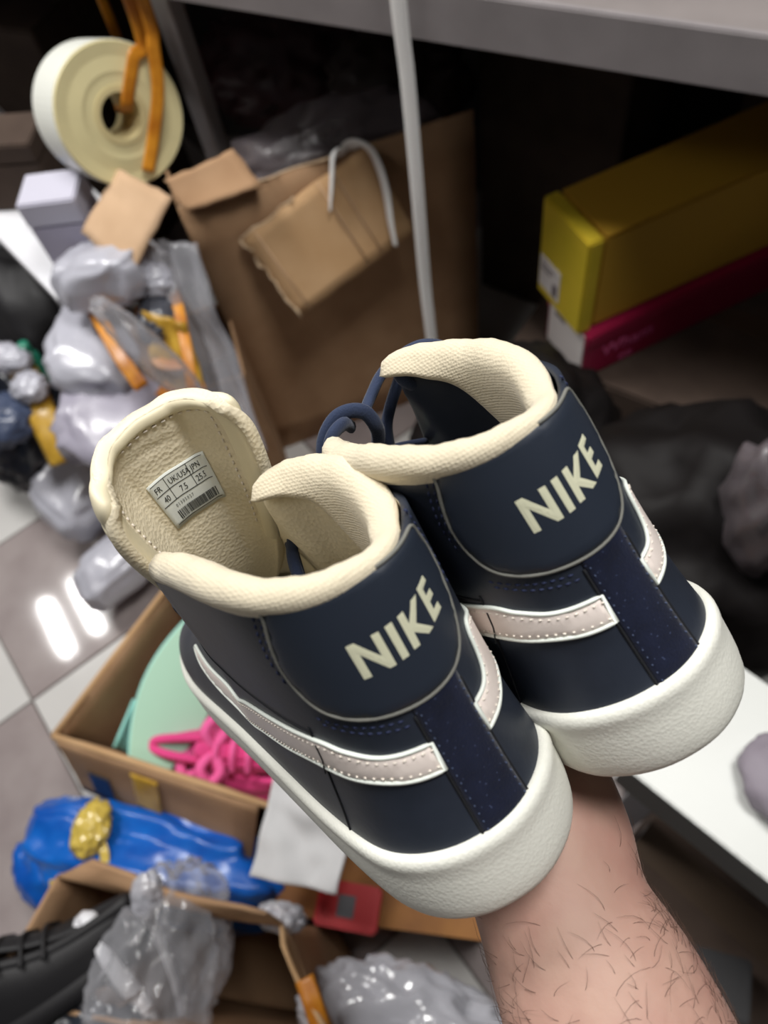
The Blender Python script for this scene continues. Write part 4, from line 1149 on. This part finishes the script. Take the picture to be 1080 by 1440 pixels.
def low_shoe(name, label, pos, yaw, L, mat, lace_mat, sole_mat, tilt=0.0, cat='shoe', group=None, loops=True, cuff=None):
    """a low lace-up shoe: sole, upper, opening rim, laces"""
    r = empty(name, pos); r.rotation_euler = (tilt, 0, yaw); tag(r, label, cat, group)
    n = 40; prof = []
    def outline(x):      # half width along the length
        return L * (.13 * math.sin(math.pi * min(1, max(0, x)) ** .8) ** .5 + .035 * math.sin(math.pi * x) * x)
    rows = [(0, 1.0, 'z0'), (.09, 1.03, ''), (.16, .96, ''), (.24, .80, ''), (.30, .62, '')]
    V, F = [], []
    def ring(scale, zf):
        pts = []
        for k in range(n):
            a = 2 * math.pi * k / n; x = .5 - .5 * math.cos(a); s = 1 if math.sin(a) >= 0 else -1
            pts.append((x * L, s * outline(x) * scale, zf(x)))
        return pts
    sole = [ring(1.02, lambda x: 0), ring(1.04, lambda x: .012), ring(1.02, lambda x: .028)]
    up = [ring(1.0, lambda x: .026), ring(1.0, lambda x: .045 + .01 * (1 - x)), ring(.9, lambda x: .06 + .025 * math.exp(-((x - .15) / .3)**2)), ring(.66, lambda x: .067 + .045 * math.exp(-((x - .12) / .34)**2)), ring(.5, lambda x: .066 + .05 * math.exp(-((x - .12) / .34)**2))]
    for nm, rs, mt, cap in (('sole', sole, sole_mat, True), ('upper', up, mat, False)):
        V = [p for q in rs for p in q]; F = []
        for i in range(len(rs) - 1):
            for k in range(n): F.append((i * n + k, i * n + (k + 1) % n, (i + 1) * n + (k + 1) % n, (i + 1) * n + k))
        if cap: F += [tuple(range(n))[::-1], tuple(range((len(rs) - 1) * n, len(rs) * n))]
        mesh_obj(nm, V, F, mt, r)
    ro = up[-1]; rim = [ro[k] for k in range(n)]
    mesh_obj('collar_rim', *sweep(rim, .0075 if cuff is None else .013, 8, closed=True), cuff or mat, r)
    vv = [p for p in up[-1] if p[0] > .36 * L]
    tongue_pts = [(L * x, y * L * .055, .070 + .06 * math.exp(-((x - .2) / .3)**2) ) for x in (.30, .42, .55, .70, .82) for y in (-1, 0, 1)]
    Ft = [(i * 3 + j, i * 3 + j + 1, (i + 1) * 3 + j + 1, (i + 1) * 3 + j) for i in range(4) for j in range(2)]
    tg = mesh_obj('tongue', tongue_pts, Ft, mat, r); mod_solid(tg, .008, 0); mod_subsurf(tg, 1)
    for x in (.42, .52, .62):
        z = .083 + .05 * math.exp(-((x - .15) / .3)**2)
        mesh_obj('lace', *sweep(smooth_path([(L * x, -.035, z - .014), (L * (x + .01), 0, z + .004), (L * x, .035, z - .014)], 5), .006 if loops else .003, 6), lace_mat, r)
    for s in (-1, 1) if loops else ():
        mesh_obj('lace', *sweep(smooth_path([(L * .40, s * .006, .105), (L * .36, s * .03, .118), (L * .41, s * .052, .108), (L * .47, s * .032, .10), (L * .41, s * .004, .103)], 6), .009, 8), lace_mat, r)
    return r
pA = WZ(262, 1030, .17)
low_shoe('shoe', 'hot pink lace-up shoe in the open box, the upper one', (pA[0] - .02, pA[1] - .02, .135), .35, .26, M['pink'], M['pink_light'], M['pink'], tilt=.25, group='pink shoes in the open box')
pB = WZ(300, 1085, .14)
low_shoe('shoe', 'hot pink lace-up shoe in the open box, nearest the box front', (pB[0] - .12, pB[1] - .03, .10), .22, .26, M['pink'], M['pink_light'], M['pink'], tilt=-.25, group='pink shoes in the open box')
fl_a, fl_b = cA[0] + e * .02, cA[0] + e * .90
panel('box_flap', [fl_a - oA + np.array([0, -.004, 0]), fl_b - oA + np.array([0, -.004, 0]), WZ(352, 1222, .17) - oA, WZ(118, 1108, .17) - oA], .005, M['card'], boxA, bow=.004, wav=.004, seed=9)
for k in range(4):
    mesh_obj('rim_edge', *sweep([cA[k] - oA, (cA[k] + cA[(k + 1) % 4]) / 2 - oA, cA[(k + 1) % 4] - oA], .0055, 8), M['card_light'], boxA)
# white tissue over the box corner
g0 = [WZ(384, 1080, .36), WZ(500, 1130, .37), WZ(474, 1258, .34), WZ(350, 1232, .33)]
ts = panel('tissue_paper', [np.array(q) for q in g0], .004, M['paper'], None, bow=.015, nu=24, nv=24, wav=.018, seed=12)
tag(ts, 'crumpled white tissue paper hanging over the corner of the open box', 'paper')
# amber carton and red pack below the sneakers
cB = WZ(535, 1230, .22)
cr = empty('amber_carton', (cB[0], cB[1], 0)); cr.rotation_euler = (0, 0, .35); tag(cr, 'amber brown carton standing below the near sneaker', 'box')
box_part('carton_body', (-.16, -.07, 0), (.16, .14, .20), M['amber'], cr, .004); box_part('flap', (-.16, -.07, .2005), (.16, .043, .204), M['amber'], cr); box_part('flap', (-.16, .047, .2005), (.16, .14, .204), M['amber'], cr)
cR = WZ(488, 1274, .22)
rr = empty('red_pack', (cR[0], cR[1], .2045)); rr.rotation_euler = (0, 0, .3); tag(rr, 'small red pack with a dark badge lying below the near sneaker', 'pack')
box_part('pack_body', (-.045, -.032, 0), (.05, .032, .03), M['red'], rr, .004); box_part('badge', (-.012, -.016, .0302), (.014, .014, .0312), M['metal_dark'], rr)

# blue bag between the two boxes
V = []
pb = [(30, 1275, .10), (75, 1195, .16), (122, 1120, .20), (185, 1150, .21), (260, 1185, .22), (330, 1225, .22), (395, 1265, .22), (398, 1290, .18), (300, 1290, .14), (150, 1265, .14)]
cen = np.mean([WZ(*q) for q in pb], axis=0)
ax1 = (WZ(400, 1280, .18) - WZ(40, 1190, .15)) / 2; 
bag = crumple('plastic_bag', WZ(212, 1212, .15), [tuple(ax1 * .98), (-.022, .075, .0), (0, 0, .085)], M['blue_bag'], amp=.22, freq=1.5, seed=21, sub=5, squash=.8)
tag(bag, 'crumpled bright blue plastic bag between the two open boxes', 'bag')
bt = crumple('plastic_bag', WZ(82, 1225, .12), [(.075, .02, 0), (-.03, .055, 0), (0, 0, .06)], M['blue_bag'], bag, amp=.2, freq=1.6, seed=22); bt.name = 'bag_corner'
M['gold'] = material('golden_tape_wad', (206, 180, 84), rough=.18, spec=.8, voro=60, bump=.8, bump_dist=.006)
tw = crumple('tape_wad', WZ(128, 1165, .245), [(.026, .01, 0), (-.012, .04, 0), (0, 0, .018)], M['gold'], bag, amp=.3, freq=2.2, seed=23)
tp = mesh_obj('tape_strip', *sweep(smooth_path([WZ(140, 1180, .24), WZ(147, 1205, .24), WZ(140, 1225, .235), WZ(100, 1240, .225), WZ(70, 1245, .21)], 6), .008, 8, flat=.1, up=(0, 0, 1)), M['gold'], bag)

# lower box with wrapped shoes
cB4 = [WZ(-30, 1405, .44), WZ(480, 1500, .44), WZ(395, 1300, .44), WZ(82, 1232, .44)]
boxB, oB = open_box('open_box', 'open brown box at the bottom with a black shoe and film-wrapped shoes', cB4, 0.0, M['card'], curve=.008)
panel('box_flap', [np.array(q) - oB for q in (cB4[3], cB4[2], WZ(372, 1284, .475), WZ(130, 1208, .475))], .005, M['card'], boxB, bow=.012, wav=.006, seed=4)
panel('box_flap', [np.array(q) - oB for q in (cB4[2], cB4[1], WZ(455, 1440, .47), WZ(398, 1330, .47))], .005, M['card_light'], boxB, bow=.006)
b1 = WZ(60, 1360, .42)
bs = low_shoe('shoe', 'black rubber-soled shoe at the left end of the lower box', (0, 0, 0), 0, .27, M['black'], M['black'], M['black'], loops=False)
bs.location = WZ(-45, 1490, .40); bs.rotation_euler = (-.9, -.10, .98)
w1 = low_shoe('shoe', 'brown suede shoe wrapped in clear film in the lower box', (0, 0, 0), 0, .25, M['brown_shoe'], M['brown_shoe'], M['white_card'], loops=False, cuff=M['white_card'])
ex_ = WZ(250, 1500, .40) - WZ(180, 1280, .46); ex_ /= np.linalg.norm(ex_); ez_ = RW @ np.array([-.15, -.25, -.95]); ez_ -= ex_ * (ez_ @ ex_); ez_ /= np.linalg.norm(ez_); ey_ = np.cross(ez_, ex_)
w1.matrix_world = Matrix.Translation(Vector(WZ(176, 1255, .36))) @ Matrix((ex_.tolist(), ey_.tolist(), ez_.tolist())).transposed().to_4x4()
fo = crumple('plastic_wrap', WZ(225, 1365, .42), [(.075, .02, 0), (-.03, .12, .0), (0, 0, .075)], M['clear'], amp=.22, freq=2.4, seed=31, sub=5); tag(fo, 'clear plastic film wrapped round the brown shoe in the lower box', 'plastic wrap')
fk = crumple('plastic_wrap', WZ(208, 1258, .475), [(.018, .004, 0), (-.006, .024, .01), (0, 0, .02)], M['clear_dense'], fo, amp=.35, freq=2.4, seed=32); fk.name = 'knot'
fb = crumple('plastic_bag', WZ(130, 1440, .40), [(.07, .02, 0), (-.03, .05, .0), (0, 0, .04)], material('black_film', (44, 48, 56), rough=.2, spec=.7), amp=.3, freq=2.4, seed=33); tag(fb, 'shiny black film bag at the bottom edge of the lower box', 'bag')
f2 = crumple('plastic_bag', WZ(590, 1475, .35), [(.14, .02, 0), (-.02, .075, .0), (0, 0, .05)], M['clear_dense'], amp=.3, freq=2.6, seed=34, sub=5); tag(f2, 'cloudy clear plastic bag at the bottom, left of the forearm', 'bag')
f3 = crumple('plastic_bag', WZ(395, 1290, .42), [(.03, .01, 0), (-.006, .016, .0), (0, 0, .014)], M['clear_dense'], amp=.3, freq=2.6, seed=35); tag(f3, 'small bright plastic scrap beside the red pack', 'bag')
ot = mesh_obj('strap', *sweep(smooth_path([WZ(428, 1376, .47), WZ(440, 1410, .47), WZ(452, 1450, .46), WZ(462, 1490, .46)], 6), .012, 8, flat=.2, up=(0, 0, 1)), M['orange']); tag(ot, 'amber strap lying on the right rim of the lower box', 'strap')

# ------------------------------------------------------------------ white table at the right
M['pouch'] = material('grey_pouch', (138, 130, 140), rough=.6)
zt = .62
tA, tB, tC = WZ(878, 1078, zt), WZ(1200, 1335, zt), WZ(1010, 965, zt)
eu = (tB - tA) / np.linalg.norm(tB - tA); ev = np.array([-eu[1], eu[0], 0])
table = empty('side_table', (tA[0], tA[1], 0)); table.rotation_euler = (0, 0, math.atan2(eu[1], eu[0])); tag(table, 'small white-topped table with its edge shade painted grey, below the far sneaker', 'table')
LT, WT = .55, float((WZ(1080, 962, zt) - tA) @ ev)
box_part('tabletop', (0, 0, zt - .004), (LT, WT, zt), M['slab'], table, .002)
box_part('edge_band', (0, .0, zt - .085), (LT, WT, zt - .0042), M['slab_edge'], table, .002)
for x in (.04, LT - .04):
    for y in (.04, WT - .04): box_part('leg', (x - .017, y - .017, 0), (x + .017, y + .017, zt - .0855), M['metal_dark'], table, .002)
o = crumple('pouch', WZ(1108, 1120, zt) + np.array([0.0, 0.01, .022]), [(.055, .0, 0), (0, .05, 0), (0, 0, .022)], M['pouch'], amp=.12, freq=1.5, seed=41); tag(o, 'grey plastic pouch lying on the white table', 'pouch')
dk0 = tA + eu * .075 - ev * .14
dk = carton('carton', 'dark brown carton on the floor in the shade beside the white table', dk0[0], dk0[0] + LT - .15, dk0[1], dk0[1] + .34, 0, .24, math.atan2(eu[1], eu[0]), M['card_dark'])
bk = empty('black_case', WZ(1000, 1380, .301)); bk.rotation_euler = (0, 0, .2); tag(bk, 'small black case at the right of the forearm', 'case')
box_part('case_body', (-.03, -.035, -.06), (.045, .035, 0), M['black'], bk, .004); box_part('case_lid', (-.031, -.036, .0005), (.046, .036, .012), M['black'], bk, .003)
box_part('latch', (-.005, -.038, -.004), (.014, -.0362, .006), M['metal_dark'], bk)

# ------------------------------------------------------------------ left side: second rack with mailers, bags and boxes
zl = .55
M['lilac_light'] = material('pale_lilac_card', (190, 188, 202), rough=.6)
lA, lB = WZ(-40, 288, zl), WZ(108, 440, zl)
eu = (lB - lA) / np.linalg.norm(lB - lA); LL = np.linalg.norm(lB - lA)
ls = empty('side_shelf', (lA[0], lA[1], 0)); ls.rotation_euler = (0, 0, math.atan2(eu[1], eu[0])); tag(ls, 'low shelf with a white top edge and dark metal legs at the left', 'shelf')
box_part('shelf_top', (-.4, 0, zl - .016), (LL, .20, zl), M['white_card'], ls, .002)
box_part('shelf_edge', (-.4, -.008, zl - .022), (LL, -.0005, zl + .002), M['white_card'], ls, .002)
for x in (LL - .22, -.38):
    for y in (.02, .17): box_part('leg', (x, y - .014, 0), (x + .03, y + .014, zl - .0225), M['metal_dark'], ls)
box_part('cross_bar', (-.35, .008, .30), (LL - .2205, .032, .325), M['metal_dark'], ls)
def small_box(name, label, p, yaw, dims, mat, cat, lidmat=None, group=None):
    r = empty(name, p); r.rotation_euler = (0, 0, yaw); tag(r, label, cat, group)
    w, d, h = dims
    box_part('box_body', (-w / 2, -d / 2, 0), (w / 2, d / 2, h * .72), mat, r, .003)
    box_part('box_lid', (-w / 2 - .001, -d / 2 - .001, h * .72 + .0005), (w / 2 + .001, d / 2 + .001, h), lidmat or mat, r, .003)
    return r
small_box('small_box', 'lilac grey box standing on the left shelf below the tape roll', WZ(132, 372, zl) + np.array([.0, .0, .001]), .5, (.10, .08, .17), M['lilac'], 'box', M['lilac_light'])
small_box('small_box', 'greyish brown box at the back of the left shelf', WZ(40, 322, zl) + np.array([-.06, .09, .001]), .4, (.16, .10, .14), M['card_dark'], 'box')
bp = WZ(52, 282, zl + .075)
bo = empty('bottle', (bp[0], bp[1], zl)); tag(bo, 'white bottle with a bright blue cap on the left shelf', 'bottle')
def lathe_part(name, prof, mat, parent, n=24):
    V, F = [], []; k = len(prof)
    for i in range(n):
        t = 2 * math.pi * i / n
        for r0, z in prof: V.append((r0 * math.cos(t), r0 * math.sin(t), z))
    for i in range(n):
        i2 = (i + 1) % n
        for j in range(k - 1): F.append((i * k + j, i2 * k + j, i2 * k + j + 1, i * k + j + 1))
    F.append(tuple(i * k for i in range(n))[::-1]); F.append(tuple(i * k + k - 1 for i in range(n)))
    return mesh_obj(name, V, F, mat, parent)
lathe_part('bottle_body', [(.022, 0), (.024, .004), (.024, .045), (.020, .053), (.016, .058)], M['white_card'], bo)
lathe_part('cap', [(.022, .0585), (.023, .061), (.023, .085), (.020, .089)], M['bluecap'], bo)
# wrapped mailers piled from the shelf down to the floor
def mailer(px, py, z, a, b, h, mat, label, seed, group='grey mailers piled at the left'):
    o = crumple('mailer_bag', WZ(px, py, z), [a, b, h], mat, amp=.15, freq=1.6, seed=seed, squash=.62); tag(o, label, 'bag', group); return o
mailer(150, 385, .62, (.075, .03, .01), (-.02, .06, -.02), (0, .01, .05), M['silver'], 'shiny crumpled grey mailer under the tan carton flap', 51)
mailer(140, 495, .50, (.075, .02, -.02), (-.03, .085, .0), (0, .01, .045), M['silver'], 'pale grey mailer bag lying left of the amber straps', 52)
mailer(172, 580, .44, (.10, .02, -.02), (-.03, .11, .0), (0, .01, .045), M['silver2'], 'lilac grey mailer bag behind the cream tongue', 53)
mailer(120, 690, .16, (.075, -.02, -.02), (.03, .09, .0), (0, .01, .05), M['silver'], 'white grey mailer bag standing on the tiles left of the tongue', 54)
mailer(172, 790, .10, (.05, -.02, -.0), (.03, .10, .0), (0, .01, .05), M['silver'], 'crumpled pale mailer on the tiles below the cream tongue', 55)
mailer(245, 625, .40, (.12, .02, -.02), (-.03, .11, .0), (0, .01, .05), M['silver2'], 'lilac grey mailer bag hidden behind the cream tongue, under the straps', 56)
# crate of amber strapping beside the carton
cx = WZ(215, 520, .42)
crate = empty('strapping_crate', (cx[0], cx[1], 0)); crate.rotation_euler = (0, 0, .75); tag(crate, 'open crate of amber strapping and film beside the large carton', 'crate')
for lo, hi in (((-.17, -.10, 0), (.17, -.094, .44)), ((-.17, .094, 0), (.17, .10, .44)), ((-.17, -.0935, 0), (-.164, .0935, .44)), ((.164, -.0935, 0), (.17, .0935, .44))):
    box_part('crate_wall', lo, hi, M['card'], crate, .001)
box_part('crate_bottom', (-.1635, -.0935, 0), (.1635, .0935, .30), M['card_dark'], crate)
def strapband(pts, w, label, mat=M['orange'], z=0):
    o = mesh_obj('strap', *sweep(smooth_path(pts, 6), w / 2, 10, flat=.07, up=tuple(CAMW - pts[0])), mat); tag(o, label, 'strap', 'amber straps'); return o
strapband([WZ(235, 380, .60), WZ(250, 430, .58), WZ(262, 490, .56), WZ(272, 550, .52)], .020, 'orange strap running down between film and carton, above the tongue')
strapband([WZ(112, 412, .57), WZ(140, 450, .58), WZ(168, 500, .57), WZ(200, 545, .54)], .026, 'amber strap lying slantwise across the pale mailers')
strapband([WZ(196, 430, .55), WZ(212, 470, .54), WZ(225, 510, .53), WZ(262, 512, .52)], .022, 'amber strap curled round the film in the crate')
strapband([WZ(225, 545, .50), WZ(250, 560, .50), WZ(290, 548, .50)], .030, 'amber strap end just above the cream tongue')
o = crumple('film_roll', WZ(225, 450, .56), [(.035, .01, .0), (-.01, .045, .0), (0, 0, .035)], material('dark_film', (70, 72, 80), rough=.2, spec=.8), amp=.2, seed=61); tag(o, 'dark shiny film bundle in the strapping crate', 'bundle')
o = crumple('film_roll', WZ(222, 395, .60), [(.03, .01, .0), (-.01, .03, .0), (0, 0, .03)], M['silver'], amp=.25, seed=62); tag(o, 'silver film bundle at the top of the strapping crate', 'bundle')
fp = [WZ(243, 330, .66), WZ(268, 400, .60), WZ(292, 470, .53), WZ(322, 550, .46), WZ(345, 620, .40)]
V, F = [], []
sp = smooth_path([q - np.array([0, .015, 0]) for q in fp], 6)
for i, p in enumerate(sp):
    for j in range(25):
        u = j / 24 - .5
        V.append(p + np.array([.10 * u, .02 * u, 0]) + np.array([0, -1, .3]) * (.022 * noise.noise(Vector((u * 5, i * .10, 3))) + .012 * noise.noise(Vector((u * 13, i * .2, 8)))))
for i in range(len(sp) - 1):
    for j in range(24): F.append((i * 25 + j, i * 25 + j + 1, (i + 1) * 25 + j + 1, (i + 1) * 25 + j))
fs_ = mesh_obj('film_sheet', V, F, M['clear']); mod_solid(fs_, .002, 0); tag(fs_, 'long sheet of grey wrapping film along the left edge of the carton', 'film')

am = panel('amber_sheet', [WZ(200, 436, .60), WZ(262, 452, .58), WZ(292, 556, .47), WZ(226, 566, .46)], .003, M['yellow_tape'], None, wav=.02, nu=14, nv=14, seed=6); tag(am, 'crumpled amber tape sheet in the strapping crate, above the tongue', 'sheet')
bd = panel('board_strip', [WZ(98, 366, .60), WZ(126, 360, .60), WZ(322, 640, .40), WZ(284, 640, .38)], .008, M['card'], None, wav=.02, nu=20, nv=4, seed=16); tag(bd, 'long slanting strip of brown board beside the pale mailers', 'board')
pf = crumple('plastic_wrap', WZ(215, 500, .60), [(.05, .0, -.03), (-.01, .03, .0), (-.05, .0, .09)], M['clear'], amp=.25, freq=2.2, seed=64); tag(pf, 'clear crinkled film over the strapping crate beside the carton', 'plastic wrap')
under_shelf_dark = crumple('dark_bag', WZ(60, 440, .25), [(.20, .02, 0), (-.03, .14, 0), (0, 0, .16)], M['black'], amp=.2, seed=75, freq=2); tag(under_shelf_dark, 'added black bag standing in for the shade under the left shelf', 'bag')  # black filler added where the space below the shelf is only shaded
# black bag tied with amber tape, at the far left
o = crumple('black_bag', WZ(45, 590, .16), [(.13, .02, 0), (-.03, .15, .0), (0, 0, .15)], material('black_bin_bag', (34, 37, 46), rough=.3, spec=.5), amp=.22, freq=2, seed=71, sub=5); tag(o, 'black plastic bag with a broad amber tape band at the far left', 'bag')
tp = mesh_obj('tape_band', *sweep(smooth_path([WZ(22, 500, .36), WZ(38, 535, .37), WZ(55, 575, .37), WZ(75, 615, .34), WZ(92, 650, .30)], 6), .030, 8, flat=.2, up=(0, 0, 1)), M['yellow_tape'], o)
o2 = crumple('mailer_bag', WZ(12, 505, .40), [(.05, .01, 0), (-.01, .03, 0), (0, 0, .03)], M['silver'], amp=.25, seed=72); tag(o2, 'small white crumpled bag above the black bag at the left edge', 'bag', 'grey mailers piled at the left')
o2 = crumple('mailer_bag', WZ(42, 545, .40), [(.035, .01, 0), (-.01, .03, 0), (0, 0, .025)], M['silver'], amp=.3, seed=73); tag(o2, 'small shiny scrap of film stuck on the amber tape band', 'bag', 'grey mailers piled at the left')
gb = empty('green_bottle', WZ(37, 492, .40)); tag(gb, 'small green bottle top beside the black bag', 'bottle')
lathe_part('bottle_body', [(.014, -.09), (.016, -.085), (.016, -.02), (.010, -.004)], M['teal'], gb); lathe_part('cap', [(.011, -.0035), (.012, .0), (.012, .016), (.010, .018)], M['teal'], gb)
db = crumple('dark_bag', WZ(10, 590, .36), [(.06, .01, 0), (-.01, .06, 0), (0, 0, .04)], material('slate_plastic', (66, 76, 100), rough=.3, spec=.5), amp=.2, seed=74); tag(db, 'slate blue plastic bundle on the black bag at the left edge', 'bag')
